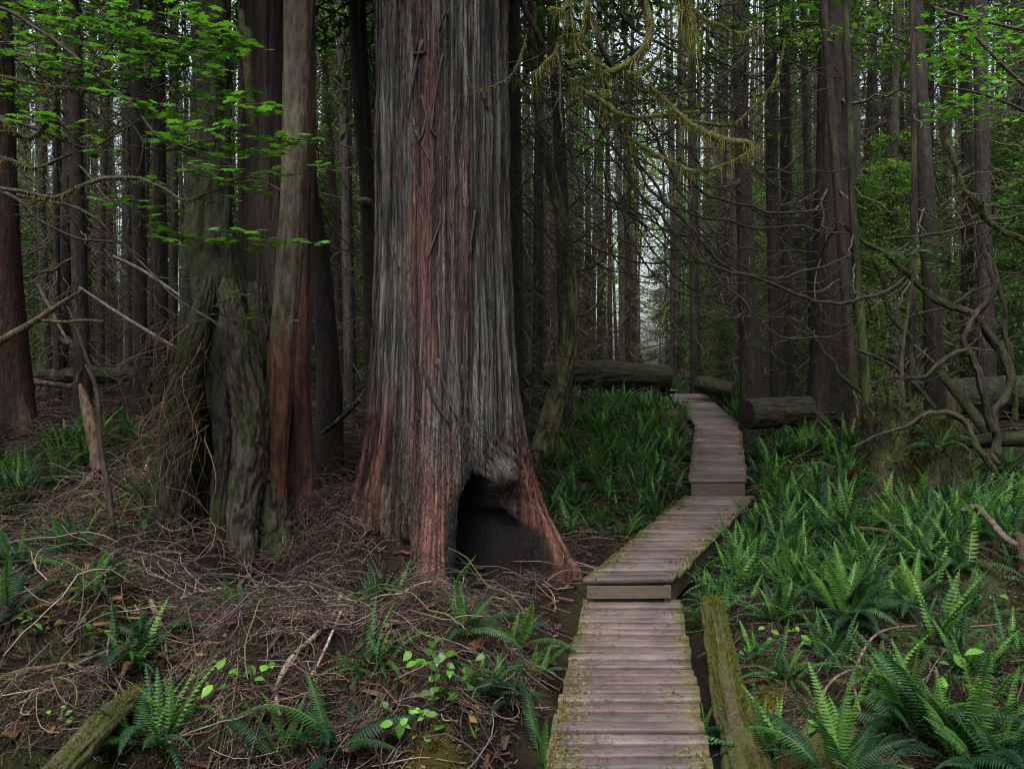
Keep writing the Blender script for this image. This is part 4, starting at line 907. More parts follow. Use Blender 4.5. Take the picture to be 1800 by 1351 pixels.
boughs('hanging_bough', 'long dark boughs sweeping down across the trunks above the boardwalk bend', base, [
    ([(1020, 165, 7, .4), (1080, 260, 8, .3), (1150, 370, 8, .1), (1240, 462, 9, 0), (1330, 488, 9, 0), (1420, 524, 9, 0), (1490, 535, 9, 0), (1550, 515, 8, 0), (1592, 488, 6, 0)], 500, .018),
    ([(1060, 180, 6, .4), (1130, 300, 7, .2), (1210, 400, 8, 0), (1300, 480, 8, 0), (1380, 487, 8, 0), (1440, 470, 8, 0), (1495, 448, 5, 0)], 400, .018),
    ([(1100, 150, 7, .3), (1150, 240, 7, .2), (1200, 300, 7, 0), (1260, 350, 7, 0), (1330, 370, 7, 0), (1400, 374, 6, 0), (1450, 366, 4, 0)], 500, .02),
    ([(1080, 200, 5, .3), (1140, 330, 6, .2), (1220, 380, 6, 0), (1320, 395, 6, 0), (1420, 400, 5, 0), (1490, 415, 4, 0)], 200, .018),
    ([(960, 330, 5, .3), (1000, 400, 6, .2), (1060, 440, 6, 0), (1130, 460, 5, 0), (1200, 455, 4, 0)], 200, .015),
    ([(1050, 280, 5, .3), (1110, 420, 5, .2), (1170, 500, 5, 0), (1230, 520, 4, 0), (1290, 500, 3, 0)], 150, .015),
    ([(1000, 200, 5, .3), (1020, 330, 5, .2), (1060, 420, 5, 0), (1110, 490, 4, 0), (1160, 500, 3, 0)], 150, .015),
    ([(1130, 170, 5, .3), (1190, 330, 5, .2), (1270, 420, 5, 0), (1350, 440, 4, 0), (1440, 445, 3, 0)], 150, .015)], 7.4)
rgb = np.random.default_rng(31); thin = []
for k in range(70):
    x0, y0 = rgb.uniform(905, 1330), rgb.uniform(-10, 400); ln_ = rgb.uniform(90, 330); dp = rgb.uniform(.35, .9); dd_ = rgb.uniform(-1.4, 1.4); sg = 1 if rgb.random() < .8 else -1
    thin.append(([(x0, y0, 3.6, dd_), (x0+sg*ln_*.25, y0+ln_*dp*.42, 3.8, dd_), (x0+sg*ln_*.55, y0+ln_*dp*.72, 3.4, dd_), (x0+sg*ln_*.82, y0+ln_*dp*.74, 2.8, dd_), (x0+sg*ln_, y0+ln_*dp*.62, 1.6, dd_)], 260 if k % 2 else 0, .016))
boughs('hanging_bough', 'web of thin dead boughs drooping between the big cedar and the dark conifers', at(1000, 200, 8.2), thin, 8.2)

# ------------------------------------------------------------------ vine maple on the right (crooked stems)
base = hit(1748, 790)
vm = thing('vine_maple', 'crooked mossy vine maple with looping stems at the right', 'tree', tuple(base))
for pts, d, per in [
        ([(1490, 395, 10, .6), (1560, 450, 13, .4), (1640, 520, 16, .2), (1700, 548, 18, .1), (1745, 600, 19, 0), (1773, 650, 19, 0), (1774, 690, 18, 0), (1750, 735, 18, 0), (1748, 800, 20, 0)], 8.0, 500),
        ([(1745, 370, 8, 0), (1732, 430, 10, 0), (1738, 520, 12, 0), (1700, 592, 12, 0), (1718, 640, 14, 0), (1732, 710, 16, 0), (1748, 760, 18, 0)], 7.9, 40),
        ([(1520, 668, 6, .2), (1570, 668, 9, .1), (1612, 668, 9, 0), (1645, 645, 11, 0), (1672, 625, 11, 0), (1712, 606, 9, 0)], 7.8, 500),
        ([(1535, 455, 10, .3), (1562, 540, 12, .2), (1590, 585, 13, .1), (1605, 640, 13, .1), (1604, 780, 15, 0)], 8.3, 500),
        ([(1738, 430, 9, .4), (1760, 540, 11, .3), (1778, 640, 12, .2), (1786, 740, 13, .2)], 8.6, 400),
        ([(1665, 250, 11, 0), (1690, 320, 13, 0), (1722, 370, 13, 0), (1770, 405, 12, 0), (1830, 430, 12, 0)], 6.0, 2000),
        ([(1690, 330, 9, 0), (1720, 345, 9, 0), (1735, 365, 9, 0)], 5.95, 1800),
        ([(1560, 420, 5, .2), (1650, 410, 6, .1), (1740, 385, 6, 0), (1820, 380, 6, 0)], 6.2, 150),
        ([(1500, 790, 4, -.6), (1660, 720, 12, -.4), (1720, 790, 13, -.5), (1750, 830, 11, -.6), (1800, 880, 10, -.8)], 8.0, 120),
        ([(1500, 610, 5, 0), (1560, 640, 7, 0), (1620, 690, 8, 0), (1650, 715, 8, 0)], 8.3, 60),
        ([(1560, 580, 5, .2), (1620, 550, 6, .1), (1700, 520, 5, 0), (1790, 480, 4, 0)], 8.6, 60),
        ([(1410, 570, 4, .3), (1450, 610, 6, .2), (1480, 660, 8, .1), (1510, 690, 9, .1)], 8.9, 300)]:
    c, r = at_curve(pts, d, 90); c = kink(c, .06, 3); r = r*.78; V, F, K = hero_tube(c, r, 14, .2, (.042, .035, .028), per)
    o = part('stem', V, F, M_MOSSBARK if per > 100 else M_BARK, vm, K)
    if per: V, F = fuzz(c, r, per, .022, .6, .0035); link('moss', mesh('moss', V-base, F, M_MOSS, np.array((.075, .09, .022)), False), o)
    m = 10; k = RNG.integers(4, 48, m); dd = RNG.normal(size=(m, 3)); dd /= np.linalg.norm(dd, axis=1, keepdims=True)
    l = RNG.uniform(.15, .7, m)[:, None, None]; tt = np.linspace(0, 1, 6)[None, :, None]
    Pw = c[k][:, None]+dd[:, None]*l*tt+RNG.normal(size=(m, 6, 3))*.012
    V, F = tubes(Pw, .005*(1-.7*tt[..., 0])*np.ones((m, 1)), 3); link('twig', mesh('twig', V-base, F, M_BARK, np.array((.06, .05, .04))), o)

# ------------------------------------------------------------------ maple leaves
def leaf_fan(p, u, v, n_, size):
    """one lobed leaf at p: u along, v across, n_ normal"""
    a = np.linspace(-PI*.86, PI*.86, 21)
    rr = np.where(np.arange(21) % 3 == 0, 1.0, np.where(np.arange(21) % 3 == 1, .62, .66))*(.72+.28*np.cos(a*.75))
    pts = p+size*(np.cos(a)*rr)[:, None]*u+size*(np.sin(a)*rr)[:, None]*v+n_*size*(-.10*rr**2)[:, None]
    return np.concatenate([[p], pts])
def leaves(sprays, d, seed, size=.042, per=7, col=(.075, .185, .030), dj=.5, wspread=30, tilt=.18):
    rng = np.random.default_rng(seed); B = Bag(); st_ = []
    tri = np.array([(0, k, k+1) for k in range(1, 21)])
    for (px, py) in sprays:
        d0 = d+rng.uniform(-dj, dj); c0 = at(px, py, d0); n = int(rng.integers(per-2, per+4))
        sl_ = rng.normal()*.12+.1; ax_ = rng.uniform(-.7, .7)
        dirv = np.array([math.cos(ax_), math.sin(ax_), -sl_]); tone = rng.uniform(.75, 1.25)
        half = wspread*d0/FPX
        for k in range(n):
            s = rng.uniform(-1.2, 1.2); off = rng.normal()*.05
            p = c0+dirv*half*s+np.array([-dirv[1], dirv[0], 0])*off+np.array([0, 0, rng.normal()*.015])
            yaw = ax_+rng.normal()*.8+(PI/2 if off > 0 else -PI/2)*.6
            n_ = np.array([rng.normal()*tilt, rng.normal()*tilt-.12, 1]); n_ /= np.linalg.norm(n_)
            u = np.array([math.cos(yaw), math.sin(yaw), 0]); u -= n_*u.dot(n_); u /= np.linalg.norm(u); v = np.cross(n_, u)
            B.add(leaf_fan(p, u, v, n_, size*rng.uniform(.7, 1.25)), tri, np.array(col)*tone)
        st_.append((c0-dirv*half*1.4, c0+dirv*half*1.2))
    V, F, K = B.get(); return V, F, K, st_
SPR = [(110, 30), (150, 40), (45, 60), (40, 78), (95, 40), (350, 33), (372, 41), (300, 75), (330, 85), (368, 92), (250, 80), (215, 105), (160, 80), (412, 70), (432, 75), (370, 120), (230, 130), (120, 108), (60, 98), (20, 95), (150, 145), (365, 150),
       (420, 165), (455, 190), (440, 180), (330, 195), (290, 205), (380, 205), (45, 210), (115, 210), (160, 227), (125, 240), (290, 240), (325, 250), (450, 240), (440, 262), (400, 275), (470, 270), (520, 243), (490, 258), (350, 270), (180, 265),
       (350, 305), (375, 290), (490, 305), (548, 285), (430, 325), (440, 340), (260, 315), (230, 360), (290, 370), (220, 350), (275, 395), (310, 410), (300, 425), (420, 405), (490, 420), (540, 425), (380, 425), (470, 430), (270, 95), (280, 120), (240, 62), (190, 55), (20, 170), (30, 155),
       (310, 92), (345, 82), (265, 108), (300, 100), (385, 88), (200, 30), (330, 12), (90, 12), (30, 15), (240, 20), (70, 112), (350, 222), (410, 190), (250, 180), (200, 165), (330, 165), (390, 60)]
base = at(-140, 420, 5.4)
mp = thing('vine_maple', 'leafy vine maple with flat bright green leaf sprays reaching in from the left edge', 'tree', tuple(base))
V, F, K, tw = leaves(SPR, 5.3, 21, size=.064, per=10, wspread=36); part('foliage', V, F, M_LEAF, mp, K, False)
Pw = np.array([curve([a, (a+b)/2+np.array([0, 0, -.01]), b], 6) for a, b in tw]); V, F = tubes(Pw, np.full((len(tw), 6), .0025), 3); part('twig', V, F, M_BARK, mp, np.array((.05, .04, .032)))
for pts, d, per in [
        ([(-140, 0, 12, .2), (0, 20, 9, 0), (60, 50, 8, 0), (133, 97, 7, 0), (167, 133, 7, 0), (233, 187, 6, 0), (300, 250, 5, 0), (367, 273, 4, 0), (420, 290, 2, 0)], 5.0, 0),
        ([(-140, 330, 12, .2), (0, 330, 9, 0), (93, 347, 9, 0), (147, 330, 9, 0), (187, 313, 9, 0), (240, 312, 8, 0), (287, 333, 7, 0), (340, 357, 6, 0), (383, 333, 4, 0), (443, 320, 3, 0), (500, 340, 2, 0)], 4.9, 900),
        ([(-140, 150, 11, .2), (0, 205, 9, 0), (60, 225, 8, 0), (100, 240, 7, 0), (160, 260, 6, 0), (225, 220, 4, 0), (300, 180, 3, 0), (390, 130, 2, 0)], 5.3, 300),
        ([(-140, 300, 11, .2), (10, 343, 8, 0), (67, 387, 7, 0), (140, 423, 6, 0), (200, 425, 4, 0)], 5.2, 0),
        ([(30, 340, 7, .2), (150, 372, 7, 0), (200, 415, 6, 0), (260, 470, 5, 0), (330, 540, 4, 0), (380, 575, 3, 0)], 5.1, 0),
        ([(-100, 250, 9, 0), (20, 280, 9, 0), (60, 292, 8, 0), (95, 285, 7, 0), (124, 272, 5, 0)], 5.0, 1200),
        ([(60, 108, 8, 0), (100, 122, 8, 0), (140, 127, 8, 0), (184, 124, 5, 0)], 5.6, 1200),
        ([(-60, 120, 8, 0), (30, 138, 8, 0), (80, 154, 8, 0), (130, 156, 9, 0), (194, 165, 5, 0)], 5.5, 1600),
        ([(0, 212, 8, 0), (48, 240, 8, 0), (75, 228, 8, 0), (98, 188, 6, 0)], 5.2, 1600),
        ([(180, 20, 8, .4), (230, 55, 8, .4), (280, 65, 7, .4), (340, 80, 5, .4)], 5.8, 900),
        ([(-60, 75, 9, .2), (40, 100, 8, 0), (110, 130, 7, 0), (170, 175, 5, 0), (240, 230, 4, 0), (245, 280, 3, 0), (235, 320, 2, 0)], 5.6, 0),
        ([(150, 140, 4, 0), (190, 90, 4, 0), (215, 55, 4, 0), (228, 15, 4, 0), (240, -40, 5, 0)], 5.4, 0),
        ([(230, 255, 4, 0), (300, 260, 4, 0), (370, 245, 3, 0), (430, 235, 2, 0)], 5.3, 0),
        ([(240, 170, 4, 0), (300, 140, 4, 0), (350, 105, 3, 0), (420, 80, 2, 0)], 5.3, 0)]:
    c, r = at_curve(pts, d, 46); c = kink(c, .03, 4); r = r*.85; V, F = tubes(c, r, 7, .1); o = part('branch', V, F, M_BARK, mp, np.array((.045, .036, .032)))
    if per:
        k = 12 if len(pts) > 8 else 4; V, F = fuzz(c[k:-8], r[k:-8]*1.2, per, .022, 1.0, .003); link('moss', mesh('moss', V-base, F, M_MOSS, np.array((.10, .12, .028)), False), o)
    m = 12; k = RNG.integers(4, 45, m); dd = RNG.normal(size=(m, 3)); dd[:, 2] *= .6; dd /= np.linalg.norm(dd, axis=1, keepdims=True)
    l = RNG.uniform(.15, .6, m)[:, None, None]; tt = np.linspace(0, 1, 6)[None, :, None]
    V, F = tubes(c[k][:, None]+dd[:, None]*l*tt+RNG.normal(size=(m, 6, 3))*.008, .0035*(1-.7*tt[..., 0])*np.ones((m, 1)), 3); link('twig', mesh('twig', V-base, F, M_BARK, np.array((.055, .045, .038))), o)
base = at(1900, 260, 7)
m2 = thing('vine_maple', 'bright green broadleaf sapling hanging in at the upper right corner', 'tree', tuple(base))
rng = np.random.default_rng(8)
SP2 = [(rng.uniform(1640, 1840), rng.uniform(10, 210)) for _ in range(70)]+[(rng.uniform(1620, 1700), rng.uniform(170, 230)) for _ in range(10)]
V, F, K, tw = leaves(SP2, 7.6, 31, size=.05, per=7, wspread=24, col=(.075, .21, .03), dj=1.0, tilt=.3); part('foliage', V, F, M_LEAF, m2, K, False)
Pw = np.array([curve([a, (a+b)/2, b], 6) for a, b in tw]); V, F = tubes(Pw, np.full((len(tw), 6), .003), 3); part('twig', V, F, M_BARK, m2, np.array((.05, .04, .032)))
for pts in ([(1980, 240, 12, 0), (1860, 190, 9, 0), (1790, 140, 7, 0), (1720, 70, 5, 0), (1690, 30, 3, 0)], [(1980, 300, 10, 0), (1840, 215, 7, 0), (1740, 170, 5, 0), (1650, 150, 3, 0)], [(1980, 100, 9, 0), (1830, 60, 7, 0), (1740, 40, 5, 0), (1640, 15, 8, 0)]):
    c, r = at_curve(pts, 7.5, 30); V, F = tubes(c, r, 6, .08); part('branch', V, F, M_BARK, m2, np.array((.06, .05, .04)))
base = hit(1600, 780)
m3 = thing('huckleberry_bush', 'small leafy bush in front of the lone straight dark trunk', 'bush', tuple(base))
V, F, K, tw = leaves([(rng.uniform(1555, 1670), 440+rng.normal()*16) for _ in range(16)]+[(rng.uniform(1690, 1780), 360+rng.normal()*16) for _ in range(6)], 8.2, 33, size=.038, per=8, wspread=18, col=(.06, .17, .06)); part('foliage', V, F, M_LEAF, m3, K, False)
c, r = at_curve([(1600, 780, 8, 0), (1585, 650, 7, 0), (1600, 520, 6, 0), (1610, 440, 4, 0)], 8.2, 20); V, F = tubes(c, r, 6); part('stem', V, F, M_BARK, m3, np.array((.06, .05, .04)))
Pw = np.array([curve([c[-1], (c[-1]+b)/2, b], 6) for a, b in tw]); V, F = tubes(Pw, np.full((len(tw), 6), .003), 3); part('twig', V, F, M_BARK, m3, np.array((.05, .04, .032)))
base = at(400, 520, 6.2)
m4 = thing('maple_sprig', 'thin sprigs of leaves sprouting on the upper face of the stump tree', 'sprig', tuple(base))
V, F, K, tw = leaves([(310, 497), (425, 513), (395, 530), (400, 555), (470, 560), (490, 558), (440, 562)], 6.1, 35, size=.045, per=6, wspread=24, col=(.10, .25, .035), dj=.15); part('foliage', V, F, M_LEAF, m4, K, False)
Pw = np.array([curve([at(398, 560, 6.3), (a+b)/2, b], 8) for a, b in tw]); V, F = tubes(Pw, np.full((len(tw), 8), .003), 3); part('twig', V, F, M_BARK, m4, np.array((.05, .04, .032)))

# ------------------------------------------------------------------ fallen branches and sticks one can tell apart
def stick(label, pts, col, moss=0, name='fallen_branch', lift=.03, ln=.014, n=40, mc=(.085, .085, .024), forks=2):
    """lies on the litter: (px, py, width px)"""
    P_ = []
    for x, y, w_ in pts:
        h = hit(x, y); P_.append((h[0], h[1], h[2]+lift, w_*h[1]/FPX/2))
    q = curve(P_, n); c, r = q[:, :3], q[:, 3]; base = c[n//2]
    t = thing(name, label, 'branch', tuple(base)); V, F = tubes(c, r, 8, .1, True); part('wood', V, F, M_BARK, t, np.array(col))
    if moss: mossy(t, c[:int(n*.8)], r[:int(n*.8)], moss, ln, .3, mc, .003)
    return t
stick('bent mossy branch with a bleached hooked tip on the litter', [(600, 1050, 8), (590, 1085, 9), (555, 1130, 9), (515, 1165, 9), (492, 1205, 8), (486, 1245, 7), (492, 1272, 6)], (.24, .19, .14), 500)
stick('long mossy branch slanting down through the litter before the stump tree', [(265, 1065, 9), (278, 1100, 9), (290, 1135, 7), (294, 1175, 4)], (.20, .15, .10), 700)
stick('thin reddish brown branch ending in a mossy elbow in the litter', [(440, 1015, 6), (405, 1060, 7), (380, 1110, 8), (352, 1165, 9), (362, 1210, 8), (385, 1260, 6), (412, 1310, 4)], (.13, .075, .05), 300)
stick('mossy thin branch lying at the left below the fern clump', [(130, 995, 8), (90, 1015, 8), (50, 1035, 9), (32, 1048, 8)], (.10, .09, .05), 900)
stick('pale bare twig lying left of the stump tree roots', [(320, 982, 4), (285, 980, 5), (250, 985, 5), (228, 992, 4)], (.33, .25, .18))
stick('straight bleached stick poking out of the litter left of the stump tree', [(262, 825, 5), (255, 850, 6), (248, 870, 6), (243, 890, 5)], (.33, .26, .20), lift=.12)
stick('pale broken stick crossing the litter low in the centre', [(600, 1090, 5), (580, 1140, 5), (560, 1185, 5), (545, 1215, 5)], (.30, .22, .17), lift=.06)
stick('short orange splinter of wood on the litter', [(172, 1122, 5), (190, 1124, 6), (210, 1126, 5)], (.26, .11, .05))
stick('mossy forked branch above the fallen log in the bottom left litter', [(0, 1205, 12), (40, 1188, 10), (80, 1182, 8), (120, 1180, 6), (180, 1200, 4)], (.08, .06, .045), 500)
stick('thin curved brown branch across the lower litter', [(195, 1130, 3), (190, 1180, 4), (215, 1240, 4), (260, 1290, 4), (300, 1335, 4)], (.12, .085, .075), lift=.08)
stick('pale angled root stick reaching the boardwalk side of the fern beds at right', [(1690, 950, 9), (1715, 940, 12), (1740, 970, 12), (1765, 1000, 12), (1785, 1020, 12)], (.10, .078, .068), 300, lift=.22)
stick('thin pale stick lying beside the narrow mossy log', [(1292, 1255, 4), (1320, 1275, 5), (1345, 1292, 4)], (.28, .22, .18))
stick('pale stick lying under the dark fern clump at right', [(1310, 1192, 4), (1350, 1195, 5), (1390, 1202, 4)], (.25, .20, .17))
stick('short stick lying on the moss at the right edge', [(1645, 1085, 5), (1660, 1110, 5), (1690, 1115, 4)], (.2, .16, .13))
# arching bramble canes
def cane(label, pts, d, w_=7, col=(.13, .085, .075)):
    c, r = at_curve([(x, y, w_, dd) for x, y, dd in pts], d, 50); base = c[0]
    V, F = tubes(c, r*np.linspace(1, .45, 50), 6, .12); B = Bag(); B.add(V, F)
    m = 22; k = RNG.integers(2, 48, m); dd = RNG.normal(size=(m, 3)); dd /= np.linalg.norm(dd, axis=1, keepdims=True)
    tt = np.linspace(0, 1, 3)[None, :, None]; V, F = tubes(c[k][:, None]+dd[:, None]*.012*tt, np.array([[.002, .001, .0004]])*np.ones((m, 1)), 3); B.add(V, F)
    V, F, K = B.get(); single('bramble_cane', V, F, M_BARK, label, 'cane', base, np.array(col))
cane('tallest arching bramble cane, its tip reaching far right over the ferns', [(1560, 1400, -.5), (1525, 1290, -.2), (1503, 1215, 0), (1506, 1170, .1), (1540, 1115, .3), (1600, 1100, .4), (1680, 1102, .5), (1755, 1097, .6)], 3.9)
cane('lower arching bramble cane bowing over the dark hollow', [(1448, 1400, -.5), (1440, 1290, -.2), (1443, 1230, 0), (1470, 1190, .1), (1520, 1172, .2), (1570, 1178, .3), (1590, 1195, .3)], 3.8)
cane('straight bramble cane rising right of the two arching canes', [(1565, 1400, -.3), (1564, 1300, -.1), (1572, 1260, 0), (1590, 1225, .1), (1607, 1195, .2)], 3.7, 6)
cane('thin trailing bramble runner hanging past the mossy root by the boardwalk', [(700, 1160, .2), (740, 1240, 0), (775, 1290, -.1), (840, 1330, -.2), (900, 1360, -.3)], 3.9, 4)
# leaning poles
def pole(label, pts, d, per, col, fork=None):
    c, r = at_curve(pts, d, 40); t = thing('leaning_pole', label, 'branch', tuple(c[0])); V, F = tubes(c, r, 8, .1, True); part('wood', V, F, M_BARK, t, np.array(col))
    if per: mossy(t, c, r, per, .014, .5, (.105, .12, .035), .003)
    if fork:
        c, r = at_curve(fork, d, 20); V, F = tubes(c, r, 6, .1); part('branch', V, F, M_BARK, t, np.array(col)); 
        if per: mossy(t, c, r, per*.5, .012, .5, (.105, .12, .035), .003)
pole('thick mossy broken pole reaching up from the left edge', [(-60, 640, 16, 0), (0, 600, 14, 0), (60, 565, 11, 0), (105, 535, 9, 0), (146, 510, 5, 0)], 5.6, 3200, (.07, .06, .035), [(70, 562, 6, 0), (110, 566, 6, 0), (150, 563, 5, 0), (182, 565, 4, 0)])
pole('bleached bare pole leaning toward the left side of the stump tree', [(140, 505, 5, .8), (200, 545, 6, .5), (260, 582, 6, .2), (312, 612, 5, 0)], 7.0, 0, (.13, .108, .098))
pole('long thin dark pole leaning behind the stump tree from upper left', [(200, 450, 5, .6), (250, 475, 6, .4), (310, 515, 5, .1), (350, 545, 4, 0)], 7.2, 0, (.14, .12, .11))
pole('thin pale pole leaning beside the left cedar', [(66, 500, 4, .3), (90, 545, 5, .2), (108, 580, 5, .1), (122, 605, 5, 0)], 8.4, 0, (.10, .082, .072))

# ------------------------------------------------------------------ ferns
def frond(L, a0, curl, npair, col, wide=.075, seed=0, tilt=.1):
    """one frond in the local XZ plane -> verts, faces, colours"""
    rng = np.random.default_rng(seed); N = 24; t = np.linspace(0, 1, N); a = a0-curl*t**1.3
    ds = L/(N-1); x = np.concatenate([[0], np.cumsum(np.cos(a[:-1])*ds)]); z = np.concatenate([[0], np.cumsum(np.sin(a[:-1])*ds)])
    y = np.cumsum(rng.normal()*.0016*t)
    Pc = np.stack([x, y+0*x, z], 1); T_ = np.gradient(Pc, axis=0); T_ /= np.linalg.norm(T_, axis=1, keepdims=True)
    Nn = np.stack([-T_[:, 2], 0*x, T_[:, 0]], 1)
    B = Bag(); V, F = tubes(Pc, np.linspace(.004, .0012, N), 3); B.add(V, F, np.array(col)*1.1+np.array((.02, .02, 0)))
    u = np.linspace(.14, .985, npair); prof = np.minimum(1, ((u-.06)/.22))**.8*np.clip((1.0-u)/.55, 0, 1)**.75+.04
    pos = np.stack([np.interp(u, t, Pc[:, k]) for k in range(3)], 1); tt = np.stack([np.interp(u, t, T_[:, k]) for k in range(3)], 1); nn = np.stack([np.interp(u, t, Nn[:, k]) for k in range(3)], 1)
    gap = L*.86/npair
    for s in (-1, 1):
        ln = (wide*prof*(.9+.2*rng.random(npair)))[:, None]; sv = np.array([0, s, 0.])
        d = sv*.93+tt*.30-nn*(.15+.2*rng.random((npair, 1)))
        hw = gap*.40
        b0, b1 = pos-tt*hw, pos+tt*hw; m0, m1 = pos+d*ln*.55-tt*hw*.85, pos+d*ln*.55+tt*hw*1.0+nn*.002; tip = pos+d*ln+tt*hw*.5-nn*ln*.15
        V = np.stack([b0, b1, m1, tip, m0], 1).reshape(-1, 3); F = np.arange(5*npair).reshape(-1, 5)
        if s > 0: F = F[:, ::-1]
        B.add(V, F, np.array(col))
    return B.get()
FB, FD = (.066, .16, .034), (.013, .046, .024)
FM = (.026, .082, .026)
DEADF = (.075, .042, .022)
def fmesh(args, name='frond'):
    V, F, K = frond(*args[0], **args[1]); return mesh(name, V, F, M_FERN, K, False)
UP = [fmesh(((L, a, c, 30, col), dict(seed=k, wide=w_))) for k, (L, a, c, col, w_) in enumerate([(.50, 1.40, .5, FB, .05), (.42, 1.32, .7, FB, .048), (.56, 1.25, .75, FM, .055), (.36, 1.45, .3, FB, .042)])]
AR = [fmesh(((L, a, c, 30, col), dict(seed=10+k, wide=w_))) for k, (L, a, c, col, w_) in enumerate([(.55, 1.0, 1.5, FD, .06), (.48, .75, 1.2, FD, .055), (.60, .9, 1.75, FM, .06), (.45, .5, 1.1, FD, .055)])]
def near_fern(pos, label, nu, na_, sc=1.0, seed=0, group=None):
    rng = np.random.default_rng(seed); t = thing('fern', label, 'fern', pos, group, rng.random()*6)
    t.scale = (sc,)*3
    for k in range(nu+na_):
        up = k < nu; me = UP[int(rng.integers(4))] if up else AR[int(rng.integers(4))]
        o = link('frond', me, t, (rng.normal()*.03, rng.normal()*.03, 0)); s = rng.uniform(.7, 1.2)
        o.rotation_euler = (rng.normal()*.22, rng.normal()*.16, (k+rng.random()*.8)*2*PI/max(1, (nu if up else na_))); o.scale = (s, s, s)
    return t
NF = [  # px, py of the root, upright, arching, scale, label
    (1490, 1092, 18, 20, 1.0, 'largest fern clump with bright upright fronds over dark arching ones right of the boardwalk'),
    (1385, 1040, 7, 10, .9, 'fern with few upright fronds by the upper end of the narrow mossy log'),
    (1600, 1070, 9, 8, .85, 'fern of slanting narrow fronds joined to the largest clump on its right side'),
    (1690, 1345, 16, 14, 1.0, 'bright green fern filling the bottom right corner'),
    (1605, 1300, 10, 8, .85, 'upright yellow green fern behind the bramble canes'),
    (1765, 1375, 10, 8, .9, 'fern cut by the bottom edge at the far right corner'),
    (1470, 1390, 6, 10, .9, 'dark arching fern at the bottom edge under the bramble canes'),
    (1680, 1010, 4, 14, .85, 'dark drooping fern below the angled pale root stick'),
    (1620, 985, 6, 8, .8, 'yellowish upright fern left of the angled pale root stick'),
    (1230, 1310, 4, 4, .75, 'small fern leaning over the edge of the lowest boardwalk section'),
    (1275, 1085, 3, 6, .55, 'small fern draped over the upper end of the narrow mossy log'),
    (1325, 1165, 4, 6, .55, 'small fern close against the right flank of the narrow mossy log'),
    (1235, 1110, 4, 2, .6, 'small fern growing between the boardwalk step and the narrow mossy log'),
    (810, 1120, 5, 8, .72, 'fern rooted on the mossy root right in front of the big cedar'),
    (905, 1140, 5, 5, .75, 'fern with upright fronds on the slope below the hollow of the cedar'),
    (935, 1190, 4, 6, .72, 'fern with a pair of bright fronds left of the lowest boardwalk section'),
    (890, 1235, 0, 9, .8, 'dark hanging fern low on the slope left of the boardwalk'),
    (955, 1345, 5, 2, .8, 'narrow bright fern squeezed against the boardwalk at the bottom edge'),
    (945, 985, 1, 5, .55, 'little dark fern in the mouth of the cedar hollow'),
    (600, 1330, 1, 9, .95, 'dark green fern at the bottom edge below the bleached hooked branch'),
    (500, 1345, 6, 1, .75, 'small light green fern with splayed fronds at the bottom edge'),
    (250, 1135, 0, 7, .85, 'dark fern with long flat fronds in the litter before the stump tree'),
    (235, 1318, 0, 6, .75, 'drooping dark fern beside the log in the bottom left'),
    (320, 1040, 0, 2, .6, 'single dark arching frond in the litter below the stump tree'),
    (30, 1010, 2, 9, .9, 'dark spreading fern against the left edge'),
    (25, 860, 9, 8, .85, 'bright fern clump at the left edge in front of the red cedar'),
    (95, 810, 4, 7, .75, 'fern left of the splintered snag'),
    (75, 950, 5, 4, .7, 'fern with two bright tall fronds near the mossy thin branch'),
    (20, 1085, 1, 7, .85, 'dark fern low at the left edge above the bottom litter'),
    (205, 745, 5, 4, .7, 'fern right behind the splintered snag'),
    (1650, 790, 3, 12, .8, 'dark star shaped fern on the face of the mossy stump'),
    (1545, 712, 4, 6, .6, 'fern growing on top of the broad low mossy stump'),
    (1770, 830, 6, 6, .8, 'fern clump at the right edge below the vine maple'),
    (1420, 800, 14, 10, 1.0, 'bright fern clump in front of the thick dark tree'),
    (1350, 845, 8, 10, .9, 'fern clump touching the second boardwalk step'),
]
for k, (px, py, nu, na_, sc, lab) in enumerate(NF):
    h = hit(px, py); 
    if 'on top of the broad' in lab: h = at(1560, 716, 8.2)
    if 'face of the mossy stump' in lab: h = at(1652, 790, 7.5)
    near_fern(h, lab, nu, na_, sc*1.0, 40+k)
# ferns of the beds
FV = []
for s in range(6):
    rng = np.random.default_rng(60+s); B = Bag()
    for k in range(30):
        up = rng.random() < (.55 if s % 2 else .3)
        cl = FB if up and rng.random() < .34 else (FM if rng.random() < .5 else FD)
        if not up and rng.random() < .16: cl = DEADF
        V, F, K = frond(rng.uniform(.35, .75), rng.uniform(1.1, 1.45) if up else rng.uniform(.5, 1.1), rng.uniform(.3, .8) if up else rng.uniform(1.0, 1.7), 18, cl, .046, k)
        ang_ = rng.random()*2*PI; c_, s_ = math.cos(ang_), math.sin(ang_); V = V@np.array([[c_, s_, 0], [-s_, c_, 0], [0, 0, 1]]); V = V+np.array([rng.normal()*.07, rng.normal()*.07, 0]); B.add(V, F, K*rng.uniform(.75, 1.25))
    V, F, K = B.get(); FV.append(mesh('fern', V, F, M_FERN, K, False))
rng = np.random.default_rng(123)
